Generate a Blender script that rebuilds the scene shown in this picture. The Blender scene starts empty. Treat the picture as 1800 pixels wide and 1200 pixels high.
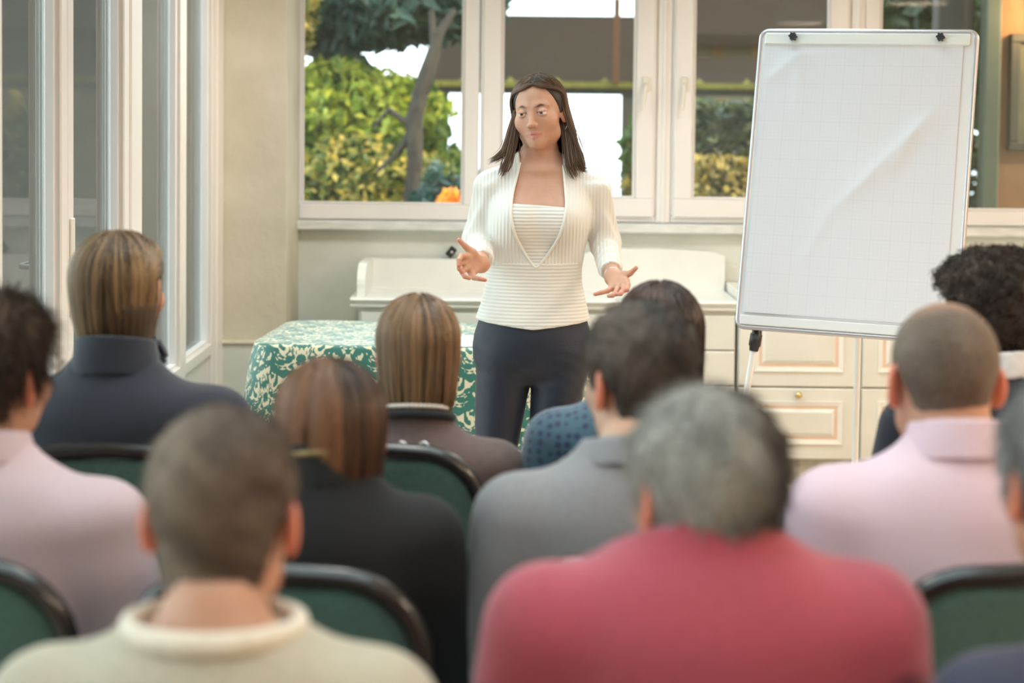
import bpy, bmesh, math, random
import numpy as np
from mathutils import Vector, Matrix

# ------------------------------------------------------------------ camera, sky, sun, exposure
scene = bpy.context.scene
COL = scene.collection
FPX, CX, CY = 3000.0, 900.0, 336.0          # focal length and principal point in 1800x1200 pixels
PITCH, ROLL, CAMZ = math.radians(2.5), 0.0105, 1.58
cam_d = bpy.data.cameras.new('camera')
cam = bpy.data.objects.new('camera', cam_d)
COL.objects.link(cam)
RC = Matrix.Rotation(math.pi / 2 - PITCH, 3, 'X') @ Matrix.Rotation(ROLL, 3, 'Z')
cam.matrix_world = Matrix.Translation((0, 0, CAMZ)) @ RC.to_4x4()
cam_d.sensor_width = 36.0
cam_d.lens = 36.0 * FPX / 1800.0
cam_d.shift_y = -(600.0 - CY) / 1800.0
cam_d.clip_start, cam_d.clip_end = 0.05, 300
cam_d.dof.use_dof = True
cam_d.dof.focus_distance = 5.12
cam_d.dof.aperture_fstop = 2.5
scene.camera = cam

world = bpy.data.worlds.new('sky')
scene.world = world
world.use_nodes = True
bg = world.node_tree.nodes['Background']
bg.inputs['Color'].default_value = (0.82, 0.93, 1.0, 1)
bg.inputs['Strength'].default_value = 1.9

sun_d = bpy.data.lights.new('sun', 'SUN')
sun_d.energy = 2.5
sun_d.angle = math.radians(1.0)
sun_d.color = (1.0, 0.76, 0.42)
sun = bpy.data.objects.new('sun', sun_d)
COL.objects.link(sun)
sun.rotation_euler = Vector((-0.93, 0.30, -0.42)).to_track_quat('-Z', 'Y').to_euler()

scene.view_settings.view_transform = 'Standard'
scene.view_settings.look = 'None'
scene.view_settings.gamma = 1.0
scene.view_settings.use_curve_mapping = False
scene.view_settings.exposure = 1.42
scene.cycles.max_bounces = 10
scene.cycles.diffuse_bounces = 5
scene.cycles.transparent_max_bounces = 16
scene.cycles.caustics_reflective = False
scene.cycles.caustics_refractive = False
scene.cycles.sample_clamp_indirect = 8.0


def portal(loc, size, rot):
    d = bpy.data.lights.new('window_daylight', 'AREA')
    d.shape = 'RECTANGLE'
    d.size, d.size_y = size
    d.cycles.is_portal = True
    o = bpy.data.objects.new('window_daylight', d)
    o.location = loc
    o.rotation_euler = rot
    COL.objects.link(o)


portal((0.65, 8.05, 1.85), (3.5, 1.6), (-math.pi / 2, 0, 0))
portal((-1.42, 2.2, 1.45), (2.5, 10.4), (0, -math.pi / 2, 0))
for k_ in range(4):
    portal((.05, -1.25 + 2.3 * k_, 3.02), (1.9, 2.1), (0, 0, 0))

# ------------------------------------------------------------------ helpers
def ray(px, py):
    return RC @ Vector(((px - CX) / FPX, -(py - CY) / FPX, -1.0))


def at(px, py, Y):
    d = ray(px, py)
    return Vector((0, 0, CAMZ)) + d * (Y / d.y)


def tag(o, label=None, cat=None, group=None, kind=None):
    if label: o['label'] = label
    if cat: o['category'] = cat
    if group: o['group'] = group
    if kind: o['kind'] = kind
    return o


def empty(name, loc, label=None, cat=None, group=None, kind=None, rz=0.0):
    o = bpy.data.objects.new(name, None)
    o.empty_display_size = 0.1
    o.location = loc
    o.rotation_euler = (0, 0, rz)
    COL.objects.link(o)
    return tag(o, label, cat, group, kind)


def link(name, me, mat, parent=None, loc=None):
    if mat is not None and len(me.materials) == 0:
        me.materials.append(mat)
    o = bpy.data.objects.new(name, me)
    COL.objects.link(o)
    if parent is not None: o.parent = parent
    if loc is not None: o.location = loc
    return o


def mesh_np(name, V, F, smooth=True, col=None):
    """V (n,3), F (m,k) arrays -> mesh"""
    me = bpy.data.meshes.new(name)
    V = np.asarray(V, dtype=np.float32); F = np.asarray(F, dtype=np.int32)
    k = F.shape[1]
    me.vertices.add(len(V)); me.vertices.foreach_set('co', V.ravel())
    me.loops.add(F.size); me.loops.foreach_set('vertex_index', F.ravel())
    me.polygons.add(len(F))
    me.polygons.foreach_set('loop_start', np.arange(0, F.size, k, dtype=np.int32))
    me.polygons.foreach_set('use_smooth', np.full(len(F), bool(smooth)))
    me.update(calc_edges=True)
    if col is not None:
        a = me.color_attributes.new('Col', 'FLOAT_COLOR', 'POINT')
        c = np.ones((len(V), 4), dtype=np.float32); c[:, :3] = col
        a.data.foreach_set('color', c.ravel())
    return me


class MB:
    """collects simple shapes; build() links them as one mesh object"""
    def __init__(self):
        self.v, self.f, self.sm = [], [], []

    def add(self, vs, fs, smooth=False):
        n = len(self.v)
        self.v += [tuple(p) for p in vs]
        self.f += [tuple(i + n for i in f) for f in fs]
        self.sm += [smooth] * len(fs)
        return self

    def box(self, x0, x1, y0, y1, z0, z1, bev=0.0, M=None):
        if bev <= 0:
            vs = [Vector((x, y, z)) for z in (z0, z1) for y in (y0, y1) for x in (x0, x1)]
            fs = [(0, 2, 3, 1), (4, 5, 7, 6), (0, 1, 5, 4), (2, 6, 7, 3), (0, 4, 6, 2), (1, 3, 7, 5)]
        else:
            b = min(bev, (x1 - x0) * .45, (y1 - y0) * .45, (z1 - z0) * .45)
            vs = []
            for z, sz in ((z0, 1), (z1, -1)):
                for y, sy in ((y0, 1), (y1, -1)):
                    for x, sx in ((x0, 1), (x1, -1)):
                        vs += [Vector((x, y + sy * b, z + sz * b)), Vector((x + sx * b, y, z + sz * b)), Vector((x + sx * b, y + sy * b, z))]
            def c(i, a): return i * 3 + a
            fs = [(c(0, 2), c(2, 2), c(3, 2), c(1, 2)), (c(4, 2), c(5, 2), c(7, 2), c(6, 2)),
                  (c(0, 1), c(1, 1), c(5, 1), c(4, 1)), (c(2, 1), c(6, 1), c(7, 1), c(3, 1)),
                  (c(0, 0), c(4, 0), c(6, 0), c(2, 0)), (c(1, 0), c(3, 0), c(7, 0), c(5, 0))]
            for i, j, a1, a2 in [(0, 1, 1, 2), (2, 3, 1, 2), (4, 5, 1, 2), (6, 7, 1, 2)]:
                fs.append((c(i, a1), c(i, a2), c(j, a2), c(j, a1)))
            for i, j in [(0, 2), (1, 3), (4, 6), (5, 7)]:
                fs.append((c(i, 0), c(i, 2), c(j, 2), c(j, 0)))
            for i, j in [(0, 4), (1, 5), (2, 6), (3, 7)]:
                fs.append((c(i, 0), c(i, 1), c(j, 1), c(j, 0)))
            for i in range(8):
                fs.append((c(i, 0), c(i, 1), c(i, 2)))
        if M is not None: vs = [M @ v for v in vs]
        return self.add(vs, fs)

    def tube(self, pts, r, n=10, closed=False, flat=1.0, cap=True, up=None):
        """tube along pts; r number or list; flat squashes across the second axis"""
        pts = [Vector(p) for p in pts]
        m = len(pts)
        rs = r if isinstance(r, (list, tuple)) else [r] * m
        vs, fs = [], []
        prev = None
        for i, p in enumerate(pts):
            if closed: t = pts[(i + 1) % m] - pts[i - 1]
            else: t = pts[min(i + 1, m - 1)] - pts[max(i - 1, 0)]
            t.normalize()
            if up is not None: a = Vector(up)
            elif prev is None: a = Vector((0, 0, 1)) if abs(t.z) < .9 else Vector((0, 1, 0))
            else: a = prev
            a = (a - t * a.dot(t))
            if a.length < 1e-6: a = t.orthogonal()
            a.normalize(); prev = a
            b = t.cross(a)
            for k in range(n):
                th = 2 * math.pi * k / n
                vs.append(p + a * (rs[i] * math.cos(th)) + b * (rs[i] * flat * math.sin(th)))
        for i in range(m if closed else m - 1):
            j = (i + 1) % m
            for k in range(n):
                l = (k + 1) % n
                fs.append((i * n + k, i * n + l, j * n + l, j * n + k))
        self.add(vs, fs, True)
        if cap and not closed:
            self.add(vs[:n], [tuple(reversed(range(n)))]); self.add(vs[-n:], [tuple(range(n))])
        return self

    def lathe(self, prof, n=24, M=None, cap=True):
        """prof list of (r, z); closed with caps where r > 0"""
        vs, fs = [], []
        for r, z in prof:
            for k in range(n):
                th = 2 * math.pi * k / n
                vs.append(Vector((r * math.cos(th), r * math.sin(th), z)))
        for i in range(len(prof) - 1):
            for k in range(n):
                l = (k + 1) % n
                fs.append((i * n + k, i * n + l, (i + 1) * n + l, (i + 1) * n + k))
        if M is not None: vs = [M @ v for v in vs]
        self.add(vs, fs, True)
        if cap: self.add(vs[:n], [tuple(reversed(range(n)))]); self.add(vs[-n:], [tuple(range(n))])
        return self

    def prism(self, poly, d0, d1, M=None):
        """poly of (x,z), extruded in y from d0 to d1"""
        n = len(poly)
        vs = [Vector((x, d0, z)) for x, z in poly] + [Vector((x, d1, z)) for x, z in poly]
        if M is not None: vs = [M @ v for v in vs]
        fs = [tuple(range(n)), tuple(reversed(range(n, 2 * n)))]
        fs += [(i, i + n, (i + 1) % n + n, (i + 1) % n) for i in range(n)]
        return self.add(vs, fs)

    def mesh(self, name):
        me = bpy.data.meshes.new(name)
        me.from_pydata(self.v, [], self.f)
        me.polygons.foreach_set('use_smooth', self.sm)
        bm = bmesh.new(); bm.from_mesh(me)
        bmesh.ops.recalc_face_normals(bm, faces=bm.faces)
        bm.to_mesh(me); bm.free()
        return me

    def build(self, name, mat, parent=None, loc=None):
        return link(name, self.mesh(name), mat, parent, loc)


def copy_tree(o, parent=None):
    c = o.copy()
    COL.objects.link(c)
    c.parent = parent
    for ch in list(o.children):
        copy_tree(ch, c)
    return c


def struct(o, label=None):
    return tag(o, label, None, None, 'structure')

# ------------------------------------------------------------------ materials
def nt(name):
    m = bpy.data.materials.new(name)
    m.use_nodes = True
    return m, m.node_tree.nodes, m.node_tree.links, m.node_tree.nodes['Principled BSDF']


def mat(name, base, rough=.55, var=0.0, scale=6.0, bump=0.0, bscale=60.0, metallic=0.0, sheen=0.0, sss=0.0,
        spec=.5, attr=False, base2=None, coat=0.0, sssr=(1, .35, .2), detail=6.0, stretch=None):
    m, N, L, b = nt(name)
    b.inputs['Roughness'].default_value = rough
    b.inputs['Metallic'].default_value = metallic
    b.inputs['Specular IOR Level'].default_value = spec
    b.inputs['Sheen Weight'].default_value = sheen
    b.inputs['Sheen Roughness'].default_value = .5
    b.inputs['Coat Weight'].default_value = coat
    if sss:
        b.inputs['Subsurface Weight'].default_value = sss
        b.inputs['Subsurface Radius'].default_value = sssr
        b.inputs['Subsurface Scale'].default_value = .012
    tc = N.new('ShaderNodeTexCoord')
    src = tc.outputs['Object']
    if stretch:
        mp = N.new('ShaderNodeMapping'); mp.inputs['Scale'].default_value = stretch
        L.new(src, mp.inputs[0]); src = mp.outputs[0]
    if attr:
        a = N.new('ShaderNodeAttribute'); a.attribute_name = 'Col'
        colout = a.outputs['Color']
    else:
        colout = None
        b.inputs['Base Color'].default_value = (*base, 1)
    if var > 0 or base2 is not None:
        n = N.new('ShaderNodeTexNoise'); n.inputs['Scale'].default_value = scale; n.inputs['Detail'].default_value = detail
        L.new(src, n.inputs['Vector'])
        r = N.new('ShaderNodeValToRGB')
        r.color_ramp.elements[0].position = .32; r.color_ramp.elements[1].position = .68
        c2 = base2 if base2 is not None else tuple(min(1, c * (1 + var)) for c in base)
        c1 = base if base2 is not None else tuple(c * (1 - var) for c in base)
        r.color_ramp.elements[0].color = (*c1, 1); r.color_ramp.elements[1].color = (*c2, 1)
        L.new(n.outputs['Fac'], r.inputs['Fac'])
        if colout is None: colout = r.outputs['Color']
        else:
            mx = N.new('ShaderNodeMix'); mx.data_type = 'RGBA'; mx.blend_type = 'MULTIPLY'; mx.inputs[0].default_value = 1.0
            r.color_ramp.elements[0].color = (1 - var, 1 - var, 1 - var, 1); r.color_ramp.elements[1].color = (1, 1, 1, 1)
            L.new(colout, mx.inputs[6]); L.new(r.outputs['Color'], mx.inputs[7]); colout = mx.outputs[2]
    if colout is not None: L.new(colout, b.inputs['Base Color'])
    if bump > 0:
        n2 = N.new('ShaderNodeTexNoise'); n2.inputs['Scale'].default_value = bscale; n2.inputs['Detail'].default_value = 4
        L.new(src, n2.inputs['Vector'])
        bp = N.new('ShaderNodeBump'); bp.inputs['Strength'].default_value = bump; bp.inputs['Distance'].default_value = .01
        L.new(n2.outputs['Fac'], bp.inputs['Height']); L.new(bp.outputs['Normal'], b.inputs['Normal'])
    return m


def rib_mat(name, base, axis, period, depth=.6, rough=.8, fan=0.0):
    """knitted fabric whose ribs run across `axis` (0: upright ribs, 2: level ribs)"""
    m, N, L, b = nt(name)
    b.inputs['Base Color'].default_value = (*base, 1)
    b.inputs['Roughness'].default_value = rough
    b.inputs['Sheen Weight'].default_value = .25
    tc = N.new('ShaderNodeTexCoord')
    sp = N.new('ShaderNodeSeparateXYZ'); L.new(tc.outputs['Object'], sp.inputs[0])
    v = sp.outputs[axis]
    if axis == 0 and fan > 0:   # ribs follow the body round: use angle about the trunk axis
        at2 = N.new('ShaderNodeMath'); at2.operation = 'ARCTAN2'
        ad = N.new('ShaderNodeMath'); ad.operation = 'SUBTRACT'; ad.inputs[1].default_value = fan
        L.new(sp.outputs[1], ad.inputs[0])
        L.new(sp.outputs[0], at2.inputs[0]); L.new(ad.outputs[0], at2.inputs[1])
        v = at2.outputs[0]
    mu = N.new('ShaderNodeMath'); mu.operation = 'MULTIPLY'; mu.inputs[1].default_value = 2 * math.pi / period
    L.new(v, mu.inputs[0])
    nz = N.new('ShaderNodeTexNoise'); nz.inputs['Scale'].default_value = 14; L.new(tc.outputs['Object'], nz.inputs['Vector'])
    na = N.new('ShaderNodeMath'); na.operation = 'MULTIPLY_ADD'; na.inputs[1].default_value = 1.6
    L.new(nz.outputs['Fac'], na.inputs[0]); L.new(mu.outputs[0], na.inputs[2])
    si = N.new('ShaderNodeMath'); si.operation = 'SINE'; L.new(na.outputs[0], si.inputs[0])
    bp = N.new('ShaderNodeBump'); bp.inputs['Strength'].default_value = depth; bp.inputs['Distance'].default_value = .004
    L.new(si.outputs[0], bp.inputs['Height']); L.new(bp.outputs['Normal'], b.inputs['Normal'])
    # shade in the furrows of the knit is put into the colour
    rp = N.new('ShaderNodeMapRange'); rp.inputs[1].default_value = -1; rp.inputs[2].default_value = .2
    rp.inputs[3].default_value = .965; rp.inputs[4].default_value = 1.0
    L.new(si.outputs[0], rp.inputs[0])
    mx = N.new('ShaderNodeMix'); mx.data_type = 'RGBA'; mx.blend_type = 'MULTIPLY'; mx.inputs[0].default_value = 1.0
    mx.inputs[6].default_value = (*base, 1); L.new(rp.outputs[0], mx.inputs[7]); L.new(mx.outputs[2], b.inputs['Base Color'])
    return m


def glass_mat(name, tint=(.93, .97, .95), dirt=.02):
    m, N, L, b = nt(name)
    N.remove(b)
    out = N['Material Output']
    tr = N.new('ShaderNodeBsdfTransparent'); tr.inputs[0].default_value = (*tint, 1)
    gl = N.new('ShaderNodeBsdfGlossy'); gl.inputs['Roughness'].default_value = .0
    df = N.new('ShaderNodeBsdfDiffuse'); df.inputs[0].default_value = (.8, .85, .85, 1)
    fr = N.new('ShaderNodeFresnel'); fr.inputs[0].default_value = 1.42
    m1 = N.new('ShaderNodeMixShader'); m2 = N.new('ShaderNodeMixShader'); m2.inputs[0].default_value = dirt
    L.new(fr.outputs[0], m1.inputs[0]); L.new(tr.outputs[0], m1.inputs[1]); L.new(gl.outputs[0], m1.inputs[2])
    L.new(m1.outputs[0], m2.inputs[1]); L.new(df.outputs[0], m2.inputs[2])
    L.new(m2.outputs[0], out.inputs[0])
    return m


def leaf_mat(name, c1, c2, trans=.45):
    m, N, L, b = nt(name)
    out = N['Material Output']
    oi = N.new('ShaderNodeAttribute'); oi.attribute_name = 'Col'
    L.new(oi.outputs['Color'], b.inputs['Base Color'])
    b.inputs['Roughness'].default_value = .4
    tl = N.new('ShaderNodeBsdfTranslucent'); L.new(oi.outputs['Color'], tl.inputs[0])
    mx = N.new('ShaderNodeMixShader'); mx.inputs[0].default_value = trans
    L.new(b.outputs[0], mx.inputs[1]); L.new(tl.outputs[0], mx.inputs[2]); L.new(mx.outputs[0], out.inputs[0])
    return m


MT = {}
MT['plaster'] = mat('plaster', (.60, .55, .43), .9, base2=(.70, .65, .53), scale=3.5, bump=.25, bscale=25)
MT['wall_low'] = mat('wall_low', (.64, .66, .60), .85, base2=(.74, .76, .71), scale=4, bump=.2, bscale=20)
MT['ceiling'] = mat('ceiling', (.85, .83, .78), .9)
MT['wall_warm'] = mat('wall_warm', (.80, .70, .56), .9, var=.05)
MT['pvc'] = mat('white_frame', (.87, .85, .84), .35, var=.02, scale=3)
MT['pvc_warm'] = mat('door_frame', (.86, .81, .77), .35, var=.02, scale=3)
MT['gasket'] = mat('gasket', (.35, .36, .36), .6)
MT['glass'] = glass_mat('window_glass')
MT['glass_door'] = glass_mat('door_glass', dirt=.06)
MT['marble'] = mat('marble_sill', (.60, .62, .60), .4, base2=(.80, .81, .80), scale=9, stretch=(1, 3, 4), detail=9)
MT['handle'] = mat('handle_white', (.82, .79, .72), .3)
MT['steel'] = mat('steel', (.62, .63, .65), .28, metallic=1)
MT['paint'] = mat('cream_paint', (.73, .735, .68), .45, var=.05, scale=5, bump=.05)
MT['paint_lit'] = mat('cream_paint_lit', (.82, .825, .785), .4, var=.04, scale=5)  # lighter copy of the cream paint, with the light put into its colour
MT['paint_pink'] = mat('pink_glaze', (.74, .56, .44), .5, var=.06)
MT['paint_dark'] = mat('gap_dark', (.30, .29, .24), .8)
MT['plinth'] = mat('plinth_scuffed', (.36, .34, .29), .7, base2=(.66, .64, .55), scale=16, detail=10)
MT['brass'] = mat('brass', (.72, .55, .22), .25, metallic=1)
MT['terracotta'] = mat('terracotta_tile', (.46, .27, .18), .35, base2=(.58, .37, .25), scale=7)
MT['cream_tile'] = mat('cream_tile', (.66, .63, .54), .35, base2=(.76, .74, .66), scale=7)
MT['grout'] = mat('grout', (.45, .42, .36), .9)
MT['black_metal'] = mat('black_metal', (.012, .011, .011), .25, spec=.6)
MT['black_plastic'] = mat('black_plastic', (.02, .021, .024), .45)
MT['chair_green'] = mat('chair_green', (.045, .105, .085), .85, var=.18, scale=180, sheen=.35, bump=.15, bscale=300)
MT['whiteboard'] = mat('whiteboard', (.72, .75, .79), .3)
MT['alu'] = mat('alu', (.56, .56, .60), .35, metallic=.8)
MT['alu_rail'] = mat('clamp_rail', (.74, .79, .80), .4)
MT['tube_white'] = mat('tube_white', (.80, .81, .80), .3)
MT['iron'] = mat('table_leg', (.08, .08, .08), .4, metallic=.6)
MT['wood_top'] = mat('table_wood', (.30, .18, .09), .5)


def paper_grid_mat():
    m, N, L, b = nt('grid_paper')
    b.inputs['Roughness'].default_value = .75
    tc = N.new('ShaderNodeTexCoord'); sp = N.new('ShaderNodeSeparateXYZ'); L.new(tc.outputs['Object'], sp.inputs[0])
    def lines(axis, per, w):
        a = N.new('ShaderNodeMath'); a.operation = 'PINGPONG'; a.inputs[1].default_value = per / 2
        L.new(sp.outputs[axis], a.inputs[0])
        c = N.new('ShaderNodeMath'); c.operation = 'LESS_THAN'; c.inputs[1].default_value = w
        L.new(a.outputs[0], c.inputs[0]); return c.outputs[0]
    def mx(a, c, k):
        x = N.new('ShaderNodeMath'); x.operation = 'MAXIMUM'; L.new(a, x.inputs[0]); L.new(c, x.inputs[1])
        y = N.new('ShaderNodeMath'); y.operation = 'MULTIPLY'; y.inputs[1].default_value = k; L.new(x.outputs[0], y.inputs[0]); return y.outputs[0]
    fine = mx(lines(0, .0125, .0007), lines(2, .0125, .0007), .12)
    big = mx(lines(0, .0625, .0010), lines(2, .0625, .0010), .26)
    s = N.new('ShaderNodeMath'); s.operation = 'MAXIMUM'; L.new(fine, s.inputs[0]); L.new(big, s.inputs[1])
    c = N.new('ShaderNodeMix'); c.data_type = 'RGBA'; c.inputs[6].default_value = (.68, .71, .78, 1); c.inputs[7].default_value = (.48, .52, .64, 1)
    L.new(s.outputs[0], c.inputs[0]); L.new(c.outputs[2], b.inputs['Base Color'])
    return m


MT['grid_paper'] = paper_grid_mat()

# ------------------------------------------------------------------ the room
XL, XR, YB, YF, ZC = -1.25, 4.6, 7.80, -3.2, 2.95
# floor: slab with a recessed field that holds separate tiles near the counter
TX0, TX1, TY0, TY1 = -1.20, 2.6, 5.6, 7.36
floor = MB()
for (x0, x1, y0, y1) in ((XL - .2, XR, YF, TY0), (XL - .2, TX0, TY0, YB), (TX1, XR, TY0, YB), (TX0, TX1, TY1, YB)):
    floor.box(x0, x1, y0, y1, -.15, 0)
floor.box(TX0, TX1, TY0, TY1, -.15, -.006)
def floor_mat():
    m, N, L, b = nt('floor_tiles')
    tc = N.new('ShaderNodeTexCoord'); mp = N.new('ShaderNodeMapping')
    mp.inputs['Rotation'].default_value = (0, 0, math.radians(-42)); mp.inputs['Location'].default_value = (.11, .02, 0.02)
    L.new(tc.outputs['Object'], mp.inputs[0])
    ch = N.new('ShaderNodeTexChecker'); ch.inputs['Scale'].default_value = 1 / .30
    ch.inputs[1].default_value = (.52, .32, .21, 1); ch.inputs[2].default_value = (.70, .67, .58, 1)
    L.new(mp.outputs[0], ch.inputs[0]); L.new(ch.outputs[0], b.inputs['Base Color']); b.inputs['Roughness'].default_value = .35
    return m
fl = struct(floor.build('floor', floor_mat()))
fl.data.materials.append(MT['grout'])
for p in fl.data.polygons:
    c = p.center
    if abs(c.z + .006) < .001: p.material_index = 1
tile_mesh = {}
for key in ('terracotta', 'cream_tile'):
    tile_mesh[key] = MB().box(-.1485, .1485, -.1485, .1485, -.006, .0, .002).mesh('tile')
    tile_mesh[key].materials.append(MT[key])
ang = math.radians(42)
ca, sa = math.cos(ang), math.sin(ang)
P0 = Vector((1.045, 6.47))
for i in range(-14, 15):
    for j in range(-14, 15):
        c = P0 + Vector(((i + .5) * .3 * ca - (j + .5) * .3 * sa, (i + .5) * .3 * sa + (j + .5) * .3 * ca))
        if TX0 + .215 < c.x < TX1 - .215 and TY0 + .215 < c.y < TY1 - .2:
            t = link('tile', tile_mesh['terracotta' if (i + j) % 2 == 0 else 'cream_tile'], None, fl)
            t.location = (c.x, c.y, 0); t.rotation_euler = (0, 0, ang)
# border strip of cream stone round the tile field and in front of the counter
bd = MB()
bd.box(TX0, TX1, TY1 - .10, TY1, -.006, 0); bd.build('border_stone', MT['cream_tile'], fl)

# conservatory ceiling with four unseen roof lights added for more daylight
SKX0, SKX1 = -.95, 1.05
SKY = [(-1.25 + 2.3 * k - 1.05, -1.25 + 2.3 * k + 1.05) for k in range(4)]
cl = MB()
cl.box(XL - .3, SKX0, YF - .2, YB + .35, ZC, ZC + .2); cl.box(SKX1, XR + .2, YF - .2, YB + .35, ZC, ZC + .2)
ey = [YF - .2] + [v for ab in SKY for v in ab] + [YB + .35]
for k in range(0, len(ey), 2): cl.box(SKX0, SKX1, ey[k], ey[k + 1], ZC, ZC + .2)
struct(cl.build('ceiling', MT['ceiling']))
for k, (a, b) in enumerate(SKY):
    ev = empty('window_%d' % (30 + k), ((SKX0 + SKX1) / 2, (a + b) / 2, ZC), kind='structure')
    hx_, hy_ = (SKX1 - SKX0) / 2, (b - a) / 2
    for q in ((-hx_, hx_, -hy_, -hy_ + .05), (-hx_, hx_, hy_ - .05, hy_), (-hx_, -hx_ + .05, -hy_ + .05, hy_ - .05), (hx_ - .05, hx_, -hy_ + .05, hy_ - .05), (-.025, .025, -hy_ + .05, hy_ - .05)):
        MB().box(q[0], q[1], q[2], q[3], .10, .16, .004).build('frame_bar', MT['pvc'], ev)
    MB().box(-hx_ + .05, hx_ - .05, -hy_ + .05, hy_ - .05, .12, .126).build('glass_pane', MT['glass'], ev)
struct(MB().box(XR, XR + .2, YF, YB + .3, 0, ZC).build('wall_right', MT['wall_warm']))
struct(MB().box(XL - .3, XR + .2, YF - .2, YF, 0, ZC).build('wall_front', MT['wall_warm']))
# back wall: parapet under the sill, lintel, right-hand stretch
WY0, WY1 = 7.84, 7.93       # window frame depth
WX0, WX1, WZ0, WZ1 = -1.04, 2.46, 1.10, 2.62
wb = MB()
wb.box(-1.6, XR, YB, YB + .25, 0, 1.055)
wb.box(-1.6, WX0, YB, YB + .25, 1.055, ZC); wb.box(WX1, XR, YB, YB + .25, 1.055, ZC)
wb.box(WX0, WX1, YB, YB + .25, WZ1, ZC)
wb.box(WX0, WX1, 7.94, YB + .25, 1.055, WZ0)
struct(wb.build('wall_back', MT['wall_low']))
struct(MB().box(-1.04, 3.4, 7.745, 7.94, 1.056, 1.097, .006).build('trim_1', MT['marble']), 'grey veined marble window sill along the back wall')

# plaster pier in the left corner
pier = MB().box(-1.62, -.975, 7.36, YB + .01, .60, ZC)
pr = struct(pier.build('wall_corner', MT['plaster']), 'bare plaster pier between the glass doors and the back windows')
MB().box(-1.62, -.968, 7.345, YB + .01, 0, .585, .006).build('pier_base', MT['wall_low'], pr)
MB().box(-1.62, -.955, 7.335, YB + .01, .585, .60, .004).build('pier_ledge', MT['plaster'], pr)

# ------------------------------------------------------------------ back windows
def window_back(n, x0, x1, sash, handle=None, gz=1.17):
    w = MB()
    fw = .045
    ev = empty('window_%d' % n, ((x0 + x1) / 2, WY0, WZ0), kind='structure')
    o = Vector(ev.location)
    def P(name, m, *b, bev=.006):
        q = MB().box(b[0] - o.x, b[1] - o.x, b[2] - o.y, b[3] - o.y, b[4] - o.z, b[5] - o.z, bev)
        return q.build(name, m, ev)
    y0, y1 = WY0, WY1
    if sash:
        P('frame_bar', MT['pvc'], x0, x1, y0, y1, WZ0, WZ0 + .03)
        P('frame_bar', MT['pvc'], x0, x1, y0, y1, WZ1 - .03, WZ1)
        P('frame_bar', MT['pvc'], x0, x0 + .03, y0, y1, WZ0 + .03, WZ1 - .03)
        P('frame_bar', MT['pvc'], x1 - .03, x1, y0, y1, WZ0 + .03, WZ1 - .03)
        a0, a1, b0, b1 = x0 + .012, x1 - .012, WZ0 + .024, WZ1 - .024
        sw = .085
        yy = y0 - .02
    else:
        a0, a1, b0, b1 = x0, x1, WZ0, WZ1
        sw = .07
        yy = y0 - .005
    s1 = P('sash_rail', MT['pvc'], a0, a1, yy, y1 - .02, b0, b0 + sw)
    P('sash_rail', MT['pvc'], a0, a1, yy, y1 - .02, b1 - sw, b1)
    P('sash_stile', MT['pvc'], a0, a0 + sw, yy, y1 - .02, b0 + sw, b1 - sw)
    P('sash_stile', MT['pvc'], a1 - sw, a1, yy, y1 - .02, b0 + sw, b1 - sw)
    # glazing beads
    g0, g1, h0, h1 = a0 + sw, a1 - sw, b0 + sw, b1 - sw
    for bb in ((g0, g1, h0, h0 + .012), (g0, g1, h1 - .012, h1), (g0, g0 + .012, h0 + .012, h1 - .012), (g1 - .012, g1, h0 + .012, h1 - .012)):
        P('glazing_bead', MT['pvc'], bb[0], bb[1], yy + .012, yy + .03, bb[2], bb[3], bev=.004)
    P('glass_pane', MT['glass'], g0 + .001, g1 - .001, yy + .034, yy + .038, h0 + .001, h1 - .001, bev=0)
    if handle:
        hx = a1 - sw / 2 if handle > 0 else a0 + sw / 2
        hz = 1.735
        hb = MB().box(hx - .016 - o.x, hx + .016 - o.x, yy - .012 - o.y, yy - o.y, hz - .035 - o.z, hz + .035 - o.z, .005)
        hd = hb.build('handle', MT['handle'], ev)
        g = MB(); hx0 = hx - o.x
        g.tube([(hx0, yy - o.y - .01, hz - o.z), (hx0, yy - o.y - .045, hz - o.z), (hx0 - .004, yy - o.y - .05, hz - o.z - .02), (hx0 - .012, yy - o.y - .05, hz - o.z - .12)], [.009, .009, .01, .008], 8)
        g.build('lever', MT['handle'], hd)
    return ev

window_back(1, -1.04, -.155, False)
window_back(2, -.150, .660, True, 1)
window_back(3, .728, 1.545, True, -1)
window_back(4, 1.61, 2.46, False)
# posts between the window units
for i, (a, b) in enumerate(((.662, .726), (1.547, 1.608))):
    ps = MB().box(a, b, WY0 - .005, WY1, WZ0, WZ1, .004)
    po = struct(ps.build('trim_%d' % (i + 2), MT['pvc']), 'white upright post between two casement windows')
    MB().tube([((a + b) / 2, WY0 - .006, WZ0), ((a + b) / 2, WY0 - .006, WZ1)], .011, 10).build('cover_bead', MT['pvc'], po)

# ------------------------------------------------------------------ glazed left wall (face at XL, glass set back)
XG = XL - .045
wl = MB()
wl.box(XL - .25, XL, YF, 7.36, 2.62, ZC)
wl.box(XL - .25, XL, YF, -2.6, 0, 2.62)
struct(wl.build('wall_left', MT['wall_warm']))

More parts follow.
